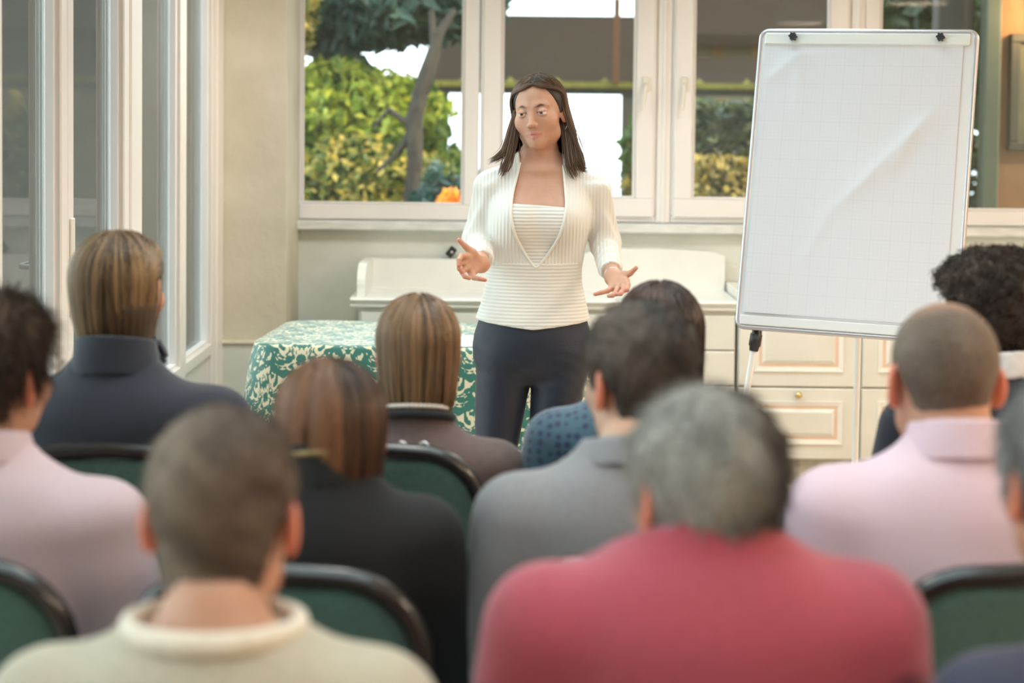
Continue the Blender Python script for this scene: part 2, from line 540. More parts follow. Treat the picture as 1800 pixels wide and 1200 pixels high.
def leaf(name, n, y0, y1, st0, st1, bot, kind='door', panel=False, handle=None):
    """one glazed leaf between y0 and y1; st0/st1 stile widths"""
    ev = empty('%s_%d' % (kind, n), (XL, (y0 + y1) / 2, 0), kind='structure')
    o = Vector(ev.location)
    X0, X1 = XL - .075, XL
    def P(nm, m, b, bev=.005):
        return MB().box(b[0] - o.x, b[1] - o.x, b[2] - o.y, b[3] - o.y, b[4], b[5], bev).build(nm, m, ev)
    top = 2.60
    P('stile', MT['pvc_warm'], (X0, X1, y0, y0 + st0, .012, top))
    P('stile', MT['pvc_warm'], (X0, X1, y1 - st1, y1, .012, top))
    P('top_rail', MT['pvc_warm'], (X0, X1, y0 + st0, y1 - st1, top - .10, top))
    if panel:
        P('panel', MT['pvc_warm'], (XL - .06, XL - .012, y0 + st0, y1 - st1, .10, bot - .05))
        P('bottom_rail', MT['pvc_warm'], (X0, X1, y0 + st0, y1 - st1, .012, .10))
        P('middle_rail', MT['pvc_warm'], (X0, X1, y0 + st0, y1 - st1, bot - .05, bot))
    else:
        P('bottom_rail', MT['pvc_warm'], (X0, X1, y0 + st0, y1 - st1, .012, bot))
    g0, g1 = y0 + st0, y1 - st1
    for b in ((g0, g1, bot, bot + .012), (g0, g1, top - .112, top - .10), (g0, g0 + .012, bot + .012, top - .112), (g1 - .012, g1, bot + .012, top - .112)):
        P('glazing_bead', MT['pvc'], (XG, XG + .028, b[0], b[1], b[2], b[3]), .003)
    P('glass_pane', MT['glass_door'], (XG - .006, XG - .001, g0 + .001, g1 - .001, bot + .001, top - .101), 0)
    if handle:
        hy = y0 + st0 / 2 if handle < 0 else y1 - st1 / 2
        pl = MB().box(0, .008, hy - .018 - o.y, hy + .018 - o.y, 1.00, 1.28, .003).build('lock_plate', MT['handle'], ev)
        k = MB(); y = hy - o.y
        k.tube([(.006, y, 1.14), (.05, y, 1.14), (.055, y - handle * .02, 1.14), (.055, y - handle * .11, 1.14)], [.008, .008, .009, .008], 8)
        k.build('lever', MT['steel'], pl)
    return ev

leaf('d', 1, 4.10, 4.795, .085, .065, .22, handle=None)
leaf('d', 2, 4.800, 5.57, .065, .075, .22, handle=-1)
leaf('w', 5, 5.70, 6.49, .065, .05, .62, kind='window', panel=True)
leaf('w', 6, 6.495, 7.20, .055, .09, .62, kind='window', panel=True)
struct(MB().box(XL - .09, XL + .006, 5.575, 5.695, 0, 2.62, .006).build('trim_4', MT['pvc_warm']), 'white door post between the double door and the side light')
struct(MB().box(XL - .09, XL + .006, 7.205, 7.36, 0, 2.62, .006).build('trim_5', MT['pvc_warm']), 'white end post of the glazed wall beside the plaster pier')
yy = 4.095
for k in range(6):
    leaf('w', 7 + k, yy - 1.10, yy - .005, .08, .08, .30, kind='window')
    yy -= 1.105

# unseen ceiling lamps added as fill: warm at the right, neutral towards the back
def ceiling_lamp(x, y, energy, label, col=(1.0, .80, .60)):
    ev = empty('ceiling_lamp', (x, y, ZC), label, 'lamp')
    MB().lathe([(.06, -.03), (.07, -.02), (.07, -.001)], 24).build('canopy', MT['brass'], ev)
    MB().tube([(0, 0, -.03), (0, 0, -.32)], .008, 8).build('stem', MT['brass'], ev)
    sh = MB().lathe([(.22, -.50), (.235, -.49), (.14, -.34), (.03, -.315), (.028, -.325), (.13, -.35), (.22, -.49)], 32, cap=False)
    sh.build('lamp_shade', MT['pvc'], ev)
    d = bpy.data.lights.new('fill_light', 'AREA'); d.shape = 'DISK'; d.size = .38; d.energy = energy; d.color = col
    lo = bpy.data.objects.new('fill_light', d); lo.location = (0, 0, -.47); lo.parent = ev; COL.objects.link(lo)

ceiling_lamp(2.9, 5.4, 13, 'added brass stemmed fill lamp on the ceiling nearest the back windows')
ceiling_lamp(3.0, 3.0, 24, 'added brass stemmed fill lamp on the ceiling in the middle of the room')
ceiling_lamp(-.15, 3.45, 3, 'added brass stemmed fill lamp on the ceiling over the first row of chairs', (1.0, .93, .84))
ceiling_lamp(1.55, 4.5, .8, 'added brass stemmed fill lamp on the ceiling just before the flip chart', (1.0, .93, .84))
ceiling_lamp(-.45, 6.45, 6, 'added brass stemmed fill lamp on the ceiling above the damask covered table', (1.0, .95, .87))
ceiling_lamp(1.15, 6.55, 4.5, 'added brass stemmed fill lamp on the ceiling above the drawer cabinets', (1.0, .95, .87))
ceiling_lamp(2.6, .2, 28, 'added brass stemmed fill lamp on the ceiling near the front wall')

# ------------------------------------------------------------------ counter with raised back, and drawer cabinets
FY = 7.312
ct = empty('counter', (.16, FY, 0), 'cream painted counter with raised back board and drawers behind the presenter', 'counter')
o = Vector(ct.location)
def CB(name, m, x0, x1, y0, y1, z0, z1, bev=.004, parent=None, builder=None):
    q = MB().box(x0 - o.x, x1 - o.x, y0 - o.y, y1 - o.y, z0 - o.z, z1 - o.z, bev)
    return q.build(name, m, parent or ct)
CB('body', MT['paint'], -.655, .970, FY + .018, 7.795, .11, .752)
pl = CB('plinth', MT['plinth'], -.64, .972, FY + .03, 7.79, 0, .11)
# moulded worktop edge
prof = [(0, .752), (-.012, .754), (-.016, .762), (-.006, .770), (-.020, .780), (-.026, .788), (-.022, .795), (.02, .797)]
wt = MB()
vs, fs = [], []
for x in (-.690 - o.x, .974 - o.x):
    for (yy_, z) in prof: vs.append((x, yy_ + .004, z))
    vs.append((x, .475, .797)); vs.append((x, .475, .752))
n = len(prof) + 2
fs = [tuple(range(n)), tuple(range(n, 2 * n))] + [(i, (i + 1) % n, (i + 1) % n + n, i + n) for i in range(n)]
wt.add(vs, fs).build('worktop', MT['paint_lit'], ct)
# raised back board with an arched middle
poly = [(-.66, .797), (.972, .797), (.972, .955)]
for k in range(0, 41):
    x = .93 - k * (1.55 / 40)
    u = (x - .86) / .75
    z = .930 + .056 / (1 + math.exp(-(x - .33) * 26)) + (.0 if x < .33 else -.016 * max(0, (x - .62) / .35) ** 2)
    poly.append((x, z))
poly.append((-.66, .930))
bb = MB().prism([(x - o.x, z) for x, z in poly], 7.742 - o.y, 7.782 - o.y)
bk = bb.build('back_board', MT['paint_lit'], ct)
# left cheek with a rounded shoulder
ck = [(7.742, .797), (7.742, .935), (7.50, .935)]
for k in range(0, 9):
    a = k / 8 * math.pi / 2
    ck.append((7.44 - .10 * math.sin(a) + .0, .835 + .10 * math.cos(a)))
ck += [(7.335, .797)]
q = MB()
q.prism([(y - o.y, z) for y, z in ck], 0, .036, Matrix(((0, 1, 0, -.665 - o.x), (1, 0, 0, 0), (0, 0, 1, 0), (0, 0, 0, 1))))
q.build('side_cheek', MT['paint_lit'], ct)
# flat drawers: three columns, three rows
for c, (a, b) in enumerate(((-.645, -.11), (-.104, .43), (.436, .966))):
    for (z0, z1) in ((.118, .425), (.431, .580), (.586, .735)):
        CB('drawer', MT['paint'], a, b, FY, FY + .02, z0, z1, .004)

def panel_cabinet(name, x0, x1, label):
    ev = empty(name, ((x0 + x1) / 2, FY, 0), label, 'cabinet')
    w = x1 - x0
    def B(nm, m, a, b, y0, y1, z0, z1, bev=.004, parent=None):
        return MB().box(a, b, y0, y1, z0, z1, bev).build(nm, m, parent or ev)
    h = w / 2
    B('body', MT['paint'], -h, h, .018, .48, .11, .80)
    B('plinth', MT['plinth'], -h, h, .03, .475, 0, .11)
    B('worktop', MT['paint_lit'], -h, h, -.02, .48, .80, .835)
    for (z0, z1, knob) in ((.118, .424, .397), (.432, .79, None)):
        d = B('drawer', MT['paint'], -h + .004, h - .004, -.003, .018, z0, z1, .004)
        # raised and fielded panel: moulding frame, glazed bevel, field
        tz = z1 - (.055 if knob else .06)
        bz = z0 + .065
        px0, px1 = -h + .07, h - .07
        def ringbox(nm, m, i0, i1, y0, y1):
            r = MB()
            O = [(px0 + i0, bz + i0), (px1 - i0, bz + i0), (px1 - i0, tz - i0), (px0 + i0, tz - i0)]
            I = [(px0 + i1, bz + i1), (px1 - i1, bz + i1), (px1 - i1, tz - i1), (px0 + i1, tz - i1)]
            vs = [(x, y0, z) for x, z in O] + [(x, y1, z) for x, z in I] + [(x, .0, z) for x, z in O] + [(x, .0, z) for x, z in I]
            fs = []
            for k in range(4):
                l = (k + 1) % 4
                fs += [(k, l, 4 + l, 4 + k), (k, 8 + k, 8 + l, l), (4 + k, 4 + l, 12 + l, 12 + k), (8 + k, 12 + k, 12 + l, 8 + l)]
            r.add(vs, fs)
            return r.build(nm, m, d)
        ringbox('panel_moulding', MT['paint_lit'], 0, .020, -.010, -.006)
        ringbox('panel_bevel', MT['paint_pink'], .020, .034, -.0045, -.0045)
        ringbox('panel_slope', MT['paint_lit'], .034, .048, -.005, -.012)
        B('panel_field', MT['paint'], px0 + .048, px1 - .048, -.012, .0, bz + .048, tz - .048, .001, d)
        if knob:
            k = MB().lathe([(.005, 0), (.005, .010), (.0125, .016), (.015, .022), (.012, .028), (.004, .031)], 16, Matrix.Translation((0, -.003, knob)) @ Matrix.Rotation(math.pi / 2, 4, 'X'))
            k.build('knob', MT['brass'], d)
    return ev

panel_cabinet('drawer_cabinet', .980, 1.503, 'cream cabinet with fielded drawer fronts and brass knob behind the flip chart')
panel_cabinet('drawer_cabinet', 1.513, 2.036, 'cream cabinet with fielded drawer fronts at the right, behind the shaven headed man')
panel_cabinet('drawer_cabinet', 2.046, 2.569, 'cream cabinet with fielded drawer fronts in the far right corner by the curly haired person')

# small black gadget on the back board
g = at(793, 441, 7.75)
gd = empty('black_gadget', (g.x, 7.762, .9315), 'small black box tilted on the counter back board beside the presenter', 'gadget')
Mg = Matrix.Translation((0, 0, .030)) @ Matrix.Rotation(math.radians(38), 4, 'Y')
MB().box(-.017, .017, -.016, .016, -.024, .024, .004, Mg).build('case', MT['black_plastic'], gd)
MB().lathe([(.006, 0), (.006, .002), (.001, .003)], 14, Mg @ Matrix.Translation((.002, -.016, .002)) @ Matrix.Rotation(math.pi / 2, 4, 'X')).build('lens', MT['steel'], gd)

# ------------------------------------------------------------------ table with damask cloth
def damask_mat():
    m, N, L, b = nt('damask_cloth')
    b.inputs['Roughness'].default_value = .6
    b.inputs['Sheen Weight'].default_value = .3
    uv = N.new('ShaderNodeUVMap'); uv.uv_map = 'cloth'
    sp = N.new('ShaderNodeSeparateXYZ'); L.new(uv.outputs[0], sp.inputs[0])
    def M2(op, a, v=None, w=None):
        x = N.new('ShaderNodeMath'); x.operation = op
        for i, k in enumerate((a, v, w)):
            if k is None: continue
            if isinstance(k, (int, float)): x.inputs[i].default_value = k
            else: L.new(k, x.inputs[i])
        return x.outputs[0]
    per = .17
    # half-drop repeat, mirrored left to right, so the noise folds into scrolls and leaves
    col = M2('FLOOR', M2('DIVIDE', sp.outputs[0], per))
    par = M2('MODULO', M2('ABSOLUTE', col), 2.0)
    yo = M2('ADD', sp.outputs[1], M2('MULTIPLY', par, .12))
    xx = M2('PINGPONG', sp.outputs[0], per / 2)
    yw = M2('MODULO', M2('ADD', yo, 10.08), .24)
    cv = N.new('ShaderNodeCombineXYZ'); L.new(xx, cv.inputs[0]); L.new(yw, cv.inputs[1])
    n1 = N.new('ShaderNodeTexNoise'); n1.inputs['Scale'].default_value = 21; n1.inputs['Detail'].default_value = 1.5; n1.inputs['Distortion'].default_value = 2.3
    L.new(cv.outputs[0], n1.inputs['Vector'])
    n2 = N.new('ShaderNodeTexVoronoi'); n2.inputs['Scale'].default_value = 42; n2.feature = 'SMOOTH_F1'
    L.new(cv.outputs[0], n2.inputs['Vector'])
    s = M2('ADD', n1.outputs['Fac'], M2('MULTIPLY', M2('SUBTRACT', n2.outputs['Distance'], .35), -.35))
    st = N.new('ShaderNodeMapRange'); st.inputs[1].default_value = .475; st.inputs[2].default_value = .495
    L.new(s, st.inputs[0])
    c = N.new('ShaderNodeMix'); c.data_type = 'RGBA'; c.inputs[6].default_value = (.035, .175, .145, 1); c.inputs[7].default_value = (.74, .69, .50, 1)
    L.new(st.outputs[0], c.inputs[0]); L.new(c.outputs[2], b.inputs['Base Color'])
    rr = N.new('ShaderNodeMapRange'); rr.inputs[3].default_value = .45; rr.inputs[4].default_value = .7
    L.new(st.outputs[0], rr.inputs[0]); L.new(rr.outputs[0], b.inputs['Roughness'])
    return m

MT['damask'] = damask_mat()
TC = Vector((-.305, 6.50, 0)); TRZ = math.radians(-4)
TW, TD, TH = 1.22, .74, .745
tb = empty('banquet_table', TC, 'rectangular table under the green damask cloth behind the presenter', 'table', rz=TRZ)
MB().box(-TW / 2 + .035, TW / 2 - .035, -TD / 2 + .035, TD / 2 - .035, TH - .03, TH - .004, .004).build('tabletop', MT['wood_top'], tb)
for sx in (-1, 1):
    for sy in (-1, 1):
        MB().tube([(sx * (TW / 2 - .08), sy * (TD / 2 - .08), TH - .03), (sx * (TW / 2 - .05), sy * (TD / 2 - .06), 0)], .018, 10).build('leg', MT['iron'], tb)

def tablecloth():
    nper, nin, nout = 220, 14, 26
    rc = .10
    per = []
    # rounded rectangle outline with outward normals
    hw, hd = TW / 2 + .006, TD / 2 + .006
    segs = [(hw - rc, hd - rc, 0), (-hw + rc, hd - rc, 90), (-hw + rc, -hd + rc, 180), (hw - rc, -hd + rc, 270)]
    pts = []
    for (cx, cy, a0) in segs:
        for k in range(13):
            a = math.radians(a0 + k * 90 / 12)
            pts.append((cx + rc * math.cos(a), cy + rc * math.sin(a), math.cos(a), math.sin(a)))
    P = np.array(pts + [pts[0]])
    d = np.r_[0, np.cumsum(np.hypot(np.diff(P[:, 0]), np.diff(P[:, 1])))]
    t = np.linspace(0, d[-1], nper, endpoint=False)
    O = np.stack([np.interp(t, d, P[:, i]) for i in range(4)], 1)
    O[:, 2:] /= np.linalg.norm(O[:, 2:], axis=1)[:, None]
    V, UV = [], []
    for i in range(nin):
        f = i / (nin - 1)
        V.append(np.c_[O[:, 0] * f, O[:, 1] * f, np.full(nper, TH + .001)]); UV.append(O[:, :2] * f)
    drop = .70
    fold = np.sin(t * 2 * math.pi / .31 + .6) * .6 + np.sin(t * 2 * math.pi / .47 + 2) * .4
    corner = np.abs(O[:, 2] * O[:, 3]) * 2
    for i in range(1, nout + 1):
        f = i / nout
        z = TH + .001 - drop * f
        rr = .012 * min(1, f * 12)
        out = rr + .055 * f + .016 * f * fold * (1 + corner * .6) + .07 * f * corner
        if i == 1: z = TH - .012; out = out * .8
        V.append(np.c_[O[:, 0] + O[:, 2] * out, O[:, 1] + O[:, 3] * out, np.full(nper, z)])
        UV.append(O[:, :2] + O[:, 2:] * (drop * f))
    V = np.concatenate(V); UV = np.concatenate(UV)
    F = []
    R = nin + nout
    i, k = np.meshgrid(np.arange(R - 1), np.arange(nper), indexing='ij')
    i, k = i.ravel(), k.ravel(); l = (k + 1) % nper
    F = np.stack([i * nper + k, i * nper + l, (i + 1) * nper + l, (i + 1) * nper + k], 1)[:, ::-1]
    me = mesh_np('tablecloth', V, F)
    uvl = me.uv_layers.new(name='cloth')
    li = np.zeros(len(me.loops), dtype=np.int32); me.loops.foreach_get('vertex_index', li)
    uvl.data.foreach_set('uv', UV[li].astype(np.float32).ravel())
    return me

tcl = link('tablecloth', tablecloth(), MT['damask'], None, TC)
tcl.rotation_euler = (0, 0, TRZ)
tag(tcl, 'green and cream damask tablecloth draped over the table', 'tablecloth')
sh = MB().box(-.105, .105, -.15, .15, 0, .0012)
so = sh.build('paper_sheet', mat('paper_white', (.85, .84, .88), .7), None, (-.20, 6.28, TH + .003)); so.rotation_euler = (0, 0, .2)
tag(so, 'white sheet of paper lying on the damask tablecloth', 'paper')

# ------------------------------------------------------------------ flip chart
FW, FH = .70, .985
Rf = Matrix.Rotation(-.412, 4, 'Z') @ Matrix.Rotation(-.199, 4, 'X') @ Matrix.Rotation(.014, 4, 'Y')
Of = Vector((1.096, 5.445, 1.386))
fc = empty('flip_chart', (1.15, 5.62, 0), 'flip chart easel with a blank sheet of grid paper beside the presenter', 'flip chart')
Mf = Matrix.Translation(Of - Vector(fc.location)) @ Rf
def rrect(hw, hh, r, n=8):
    out = []
    for cx, cz, a0 in ((hw - r, hh - r, 0), (-hw + r, hh - r, 90), (-hw + r, -hh + r, 180), (hw - r, -hh + r, 270)):
        for k in range(n + 1):
            a = math.radians(a0 + 90 * k / n); out.append((cx + r * math.cos(a), cz + r * math.sin(a)))
    return out
def fcpart(mb, name, m, parent=None):
    ob = mb.build(name, m, parent or fc)
    ob.matrix_local = Mf if parent is None else Matrix.Identity(4)
    return ob
fcpart(MB().prism(rrect(FW / 2 - .004, FH / 2 - .004, .022), -.004, .010), 'board', MT['whiteboard'])
fcpart(MB().tube([(x, .003, z) for x, z in rrect(FW / 2 - .003, FH / 2 - .003, .024)], .0095, 10, closed=True), 'edge_frame', MT['alu'])
rail = fcpart(MB().box(-FW / 2 + .018, FW / 2 - .020, -.014, -.004, FH / 2 - .050, FH / 2 - .010, .004), 'clamp_rail', MT['alu_rail'])
for kx in (-.235, .240):
    k = MB()
    star = []
    for i in range(48):
        a = 2 * math.pi * i / 48
        r = .0115 + .0022 * math.cos(6 * a)
        star.append((kx + r * math.cos(a), FH / 2 - .026 + r * math.sin(a)))
    k.prism(star, -.036, -.018)
    k.lathe([(.006, 0), (.006, .006)], 12, Matrix.Translation((kx, -.019, FH / 2 - .026)) @ Matrix.Rotation(math.pi / 2, 4, 'X').inverted())
    fcpart(k, 'clamp_knob', MT['black_plastic'], rail)
# the pad: creased paper
nx, nz = 60, 90
gx, gz = np.meshgrid(np.linspace(-FW / 2 + .020, FW / 2 - .040, nx), np.linspace(-FH / 2 + .050, FH / 2 - .047, nz), indexing='ij')
def crease(x, z, x0, z0, x1, z1, w, amp):
    dx, dz = x1 - x0, z1 - z0; Ln = math.hypot(dx, dz)
    t = ((x - x0) * dx + (z - z0) * dz) / Ln ** 2
    n = ((x - x0) * -dz + (z - z0) * dx) / Ln
    return amp * np.exp(-np.abs(n) / w) * np.clip(np.minimum(t * 5, (1 - t) * 5), 0, 1)
gy = -.0075 - .0020 * np.sin(gx * 9 + 1) * np.sin(gz * 4 + .5) - .0022 * np.cos(gx * 14 + gz * 6)
gy -= crease(gx, gz, -.06, -.10, .27, .27, .028, .010) + crease(gx, gz, .10, .02, .20, .20, .02, .008)
gy -= crease(gx, gz, -.34, .30, -.16, .46, .03, .007) + crease(gx, gz, -.16, -.30, -.05, -.05, .04, .004) + crease(gx, gz, -.20, .45, -.23, .10, .03, .004)
gy = np.minimum(gy, -.0078)
gy[:, -3:] = -.0078
idx = np.arange(nx * nz).reshape(nx, nz)
Fp = np.stack([idx[:-1, :-1], idx[1:, :-1], idx[1:, 1:], idx[:-1, 1:]], -1).reshape(-1, 4)
pp = link('paper_pad', mesh_np('paper_pad', np.stack([gx, gy, gz], -1).reshape(-1, 3), Fp), MT['grid_paper'], fc)
pp.matrix_local = Mf
fcpart(MB().box(-FW / 2 + .02, FW / 2 - .04, -.006, -.0042, -FH / 2 + .045, FH / 2 - .047), 'paper_backing', MT['whiteboard'])
fcpart(MB().box(-FW / 2 + .012, FW / 2 - .014, -.010, -.0042, -FH / 2 + .010, -FH / 2 + .040, .002), 'pen_ledge', MT['whiteboard'])
# legs: two splayed in front, one straight behind, each in a black clamp
for sx in (-1, 1):
    a = Mf @ Vector((sx * .275, .03, -FH / 2 + .10)); hip = Mf @ Vector((sx * .285, .025, -FH / 2 + .02))
    foot = Vector((hip.x + sx * .125 * math.cos(.41) - .03, hip.y - sx * .06 - .10, .012))
    dirv = (foot - hip).normalized()
    MB().tube([a, hip, hip + dirv * .04], .013, 12).build('leg_sleeve', MT['tube_white'], fc)
    lg = MB().tube([hip + dirv * .035, foot], .0105, 12).build('leg', MT['tube_white'], fc)
    c = MB()
    c.tube([hip + dirv * .002, hip + dirv * .035, hip + dirv * .036, hip + dirv * .075, hip + dirv * .076, hip + dirv * .092], [.015, .0165, .0195, .0195, .0165, .014], 14)
    c.build('leg_clamp', MT['black_plastic'], lg)
    MB().lathe([(.016, -.012), (.017, 0), (.012, .02)], 12, Matrix.Translation(foot)).build('rubber_foot', MT['black_plastic'], lg)
tp = Mf @ Vector((.015, .035, FH / 2 - .12)); ft = at(1502, 815, 6.02) - Vector(fc.location); ft.z = .012
mid = at(1508, 596, 5.80) - Vector(fc.location)
lg = MB().tube([tp, mid, (ft.x, ft.y, .012)], .0115, 12).build('leg', MT['tube_white'], fc)
MB().lathe([(.016, -.012), (.017, 0), (.012, .02)], 12, Matrix.Translation(ft)).build('rubber_foot', MT['black_plastic'], lg)

# ------------------------------------------------------------------ garden outside the windows
rng = np.random.default_rng(7)
MT['leaf'] = leaf_mat('leaves', None, None)
MT['bark'] = mat('bark', (.022, .017, .014), .9, base2=(.05, .04, .032), scale=14, bump=.6, bscale=30)
MT['lawn'] = mat('lawn', (.05, .07, .02), .9, base2=(.10, .11, .04), scale=3)
MT['lake'] = mat('lake_water', (.45, .60, .62), .18)
MT['roof'] = mat('roof_shingle', (.020, .015, .012), .9, base2=(.034, .026, .021), scale=22, bump=.4, bscale=40, stretch=(1, 4, 4), spec=0.0)
MT['moss'] = mat('moss_edge', (.09, .08, .01), .9, base2=(.15, .13, .02), scale=18)
MT['dark_wood'] = mat('dark_wood', (.03, .024, .018), .8, var=.2)
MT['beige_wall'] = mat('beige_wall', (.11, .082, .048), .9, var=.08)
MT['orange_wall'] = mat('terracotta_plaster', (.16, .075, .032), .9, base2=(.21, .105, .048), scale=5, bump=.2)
MT['green_post'] = mat('green_post', (.04, .05, .032), .6, var=.1)
MT['olive_frame'] = mat('notice_frame', (.025, .022, .012), .6, var=.1)
MT['notice'] = mat('notice_print', (.045, .045, .025), .7, base2=(.09, .075, .035), scale=7)

def leaves(n, c, r, size, cols, shell=.55, box=False, seed=0, aspect=1.8):
    g = np.random.default_rng(seed)
    if box:
        p = g.uniform(-1, 1, (n, 3))
        ax = g.integers(0, 3, n); sg = g.choice([-1, 1], n)
        m = g.random(n) < shell
        p[np.arange(n)[m], ax[m]] = (sg * (1 - g.random(n) * .15))[m]
    else:
        d = g.normal(size=(n, 3)); d /= np.linalg.norm(d, axis=1)[:, None]
        lump = 1 + .16 * np.sin(d[:, 0] * 7 + seed) * np.sin(d[:, 2] * 6 + seed) + .08 * np.sin(d[:, 1] * 13)
        rad = np.where(g.random(n) < shell, 1 - g.random(n) * .18, g.random(n) ** .5)
        p = d * (rad * lump)[:, None]
    p = p * np.array(r) + np.array(c)
    a = g.normal(size=(n, 3)); a /= np.linalg.norm(a, axis=1)[:, None]
    b = np.cross(a, g.normal(size=(n, 3))); b /= np.linalg.norm(b, axis=1)[:, None]
    s = size * g.uniform(.6, 1.3, n)[:, None]
    w = np.cross(a, b)
    V = np.stack([p - a * s * aspect / 2, p + b * s * .5 + w * s * .1, p + a * s * aspect / 2, p - b * s * .5 + w * s * .1], 1).reshape(-1, 3)
    F = np.arange(4 * n).reshape(n, 4)
    cols = np.array(cols) * 1.45; t = g.random(n) * (len(cols) - 1); i = np.minimum(t.astype(int), len(cols) - 2); f = (t - i)[:, None]
    col = cols[i] * (1 - f) + cols[i + 1] * f
    col *= g.uniform(.75, 1.2, n)[:, None]
    return V, F, np.repeat(col, 4, 0)

def plant(name, base, label, cat, parts, stems=(), group=None):
    ev = empty(name, base, label, cat, group)
    for kw in parts:
        V, F, Cc = leaves(**kw)
        link('foliage', mesh_np('foliage', V - np.array(base), F, False, Cc), MT['leaf'], ev)
    for pts, rr in stems:
        MB().tube([Vector(p) - Vector(base) for p in pts], rr, 8).build('branch' if len(rr) < 4 else 'trunk', MT['bark'], ev)
    return ev

GREEN = [(.02, .05, .01), (.05, .10, .02), (.10, .16, .03)]
LIME = [(.025, .06, .012), (.06, .115, .02), (.16, .19, .03)]
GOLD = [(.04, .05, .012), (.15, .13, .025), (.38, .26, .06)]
PINE = [(.010, .028, .022), (.022, .052, .04), (.04, .075, .055)]
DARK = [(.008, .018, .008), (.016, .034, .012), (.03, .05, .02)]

struct(MB().box(-40, 30, 8.06, 34, -.6, -.35).build('ground_lawn', MT['lawn']), 'lawn sloping away behind the building')
struct(MB().box(-40, -1.52, -12, 8.06, -.6, -.12).build('ground_terrace', mat('terrace', (.55, .53, .47), .9, var=.1)))
struct(MB().box(-400, 500, 60, 900, -9.5, -9).build('ground_lake', MT['lake']), 'pale lake far below the garden')

plant('garden_bush', (-1.35, 13, -.35), 'big round yellow green bush outside the leftmost back window', 'bush',
      [dict(n=20000, c=(-1.35, 13, .85), r=(1.05, .9, 1.10), size=.065, cols=LIME, seed=1),
       dict(n=3000, c=(-1.35, 12.6, 1.62), r=(.85, .5, .34), size=.05, cols=[(.10, .16, .02), (.26, .30, .04), (.40, .38, .05)], seed=61),  # sun highlights on the crown, put into the leaf colour
       dict(n=2600, c=(-1.1, 12.1, .98), r=(.9, .35, .42), size=.045, cols=[(.05, .09, .015), (.16, .16, .03), (.55, .38, .09)], seed=2)],  # golden sun glints lower down, put into the leaf colour
      [([(-1.35, 13, -.35), (-1.35, 13, .2), (-1.3, 13, .6), (-1.25, 13, 1.0)], [.05, .045, .04, .02])])
plant('flowering_shrub', (-.50, 11, -.35), 'low shrub with an orange bloom beside the twisted tree trunk', 'shrub',
      [dict(n=1500, c=(-.47, 11.1, .80), r=(.22, .25, .42), size=.06, cols=[(.015, .05, .035), (.03, .075, .06), (.06, .10, .09)], seed=3),
       dict(n=120, c=(-.40, 10.75, 1.05), r=(.05, .05, .06), size=.05, cols=[(.75, .22, .05), (.85, .45, .05)], seed=4)],
      [([(-.47, 11, -.35), (-.47, 11, .1), (-.46, 11, .4), (-.46, 11, .8)], [.03, .025, .02, .01])])
plant('conifer', (-2.75, 12.9, -.35), 'blue green conifer with drooping boughs in the top left of the leftmost window', 'tree',
      [dict(n=3200, c=(-1.30, 12.9, 2.42), r=(.95, .5, .36), size=.075, cols=PINE, seed=5, aspect=3),
       dict(n=1500, c=(-.70, 12.3, 2.36), r=(.62, .5, .22), size=.07, cols=PINE, seed=6, aspect=3),
       dict(n=500, c=(-1.50, 12.0, 2.35), r=(.10, .1, .38), size=.07, cols=GOLD, seed=8, aspect=2)],
      [([(-2.75, 12.9, -.35), (-2.74, 12.9, 1), (-2.7, 12.9, 2), (-2.72, 12.9, 4)], [.10, .09, .08, .05]),
       ([(-2.7, 12.9, 2.35), (-1.9, 12.9, 2.5), (-1.0, 12.8, 2.42)], [.05, .035, .015]), ([(-1.9, 12.9, 2.5), (-1.3, 12.5, 2.45), (-.5, 12.3, 2.36)], [.03, .02, .01])])
plant('bare_tree', (-.72, 11.6, -.35), 'dark twisted tree trunk with forked limbs outside the leftmost window', 'tree', [],
      [([(-.68, 11.6, -.35), (-.70, 11.6, .9), (-.66, 11.6, 1.25), (-.67, 11.6, 1.55), (-.60, 11.6, 1.85), (-.50, 11.6, 2.15), (-.40, 11.6, 2.3)], [.055, .052, .055, .06, .05, .035, .02]),
       ([(-.67, 11.6, 1.7), (-.60, 11.6, 1.75), (-.53, 11.6, 2.0), (-.56, 11.6, 2.3)], [.045, .04, .035, .02]),
       ([(-.68, 11.6, 1.50), (-.84, 11.6, 1.62), (-.95, 11.6, 1.5)], [.025, .02, .012]),
       ([(-.70, 11.6, 1.45), (-.80, 11.6, 1.30), (-.92, 11.6, 1.2)], [.03, .022, .012])])
plant('corner_shrub', (.95, 12.3, -.35), 'airy yellow green shrub at the right of the second window', 'shrub',
      [dict(n=1100, c=(1.02, 12.3, 1.15), r=(.20, .25, .52), size=.06, cols=GOLD, seed=9, shell=.3),
       dict(n=500, c=(.93, 12.3, 1.35), r=(.16, .2, .25), size=.05, cols=GREEN, seed=10, shell=.3)],
      [([(1.0, 12.3, -.35), (1.0, 12.3, .3), (1.02, 12.3, .8), (.98, 12.3, 1.4)], [.03, .025, .02, .01])])
plant('garden_hedge', (2.15, 12.2, -.35), 'clipped hedge with sunlight painted as golden leaves outside the third window', 'hedge',
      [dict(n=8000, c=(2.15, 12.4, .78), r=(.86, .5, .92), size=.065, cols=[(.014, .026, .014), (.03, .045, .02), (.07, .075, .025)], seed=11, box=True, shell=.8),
       dict(n=3200, c=(2.05, 11.85, .70), r=(.80, .08, .62), size=.042, cols=[(.12, .10, .02), (.30, .21, .05), (.42, .32, .12)], seed=12, box=True, shell=.3)],  # low sun on the front face, put into gold leaf colours
      [([(2.15, 12.4, -.35), (2.15, 12.4, 0), (2.15, 12.4, .3), (2.15, 12.4, .6)], [.05, .05, .04, .03])])
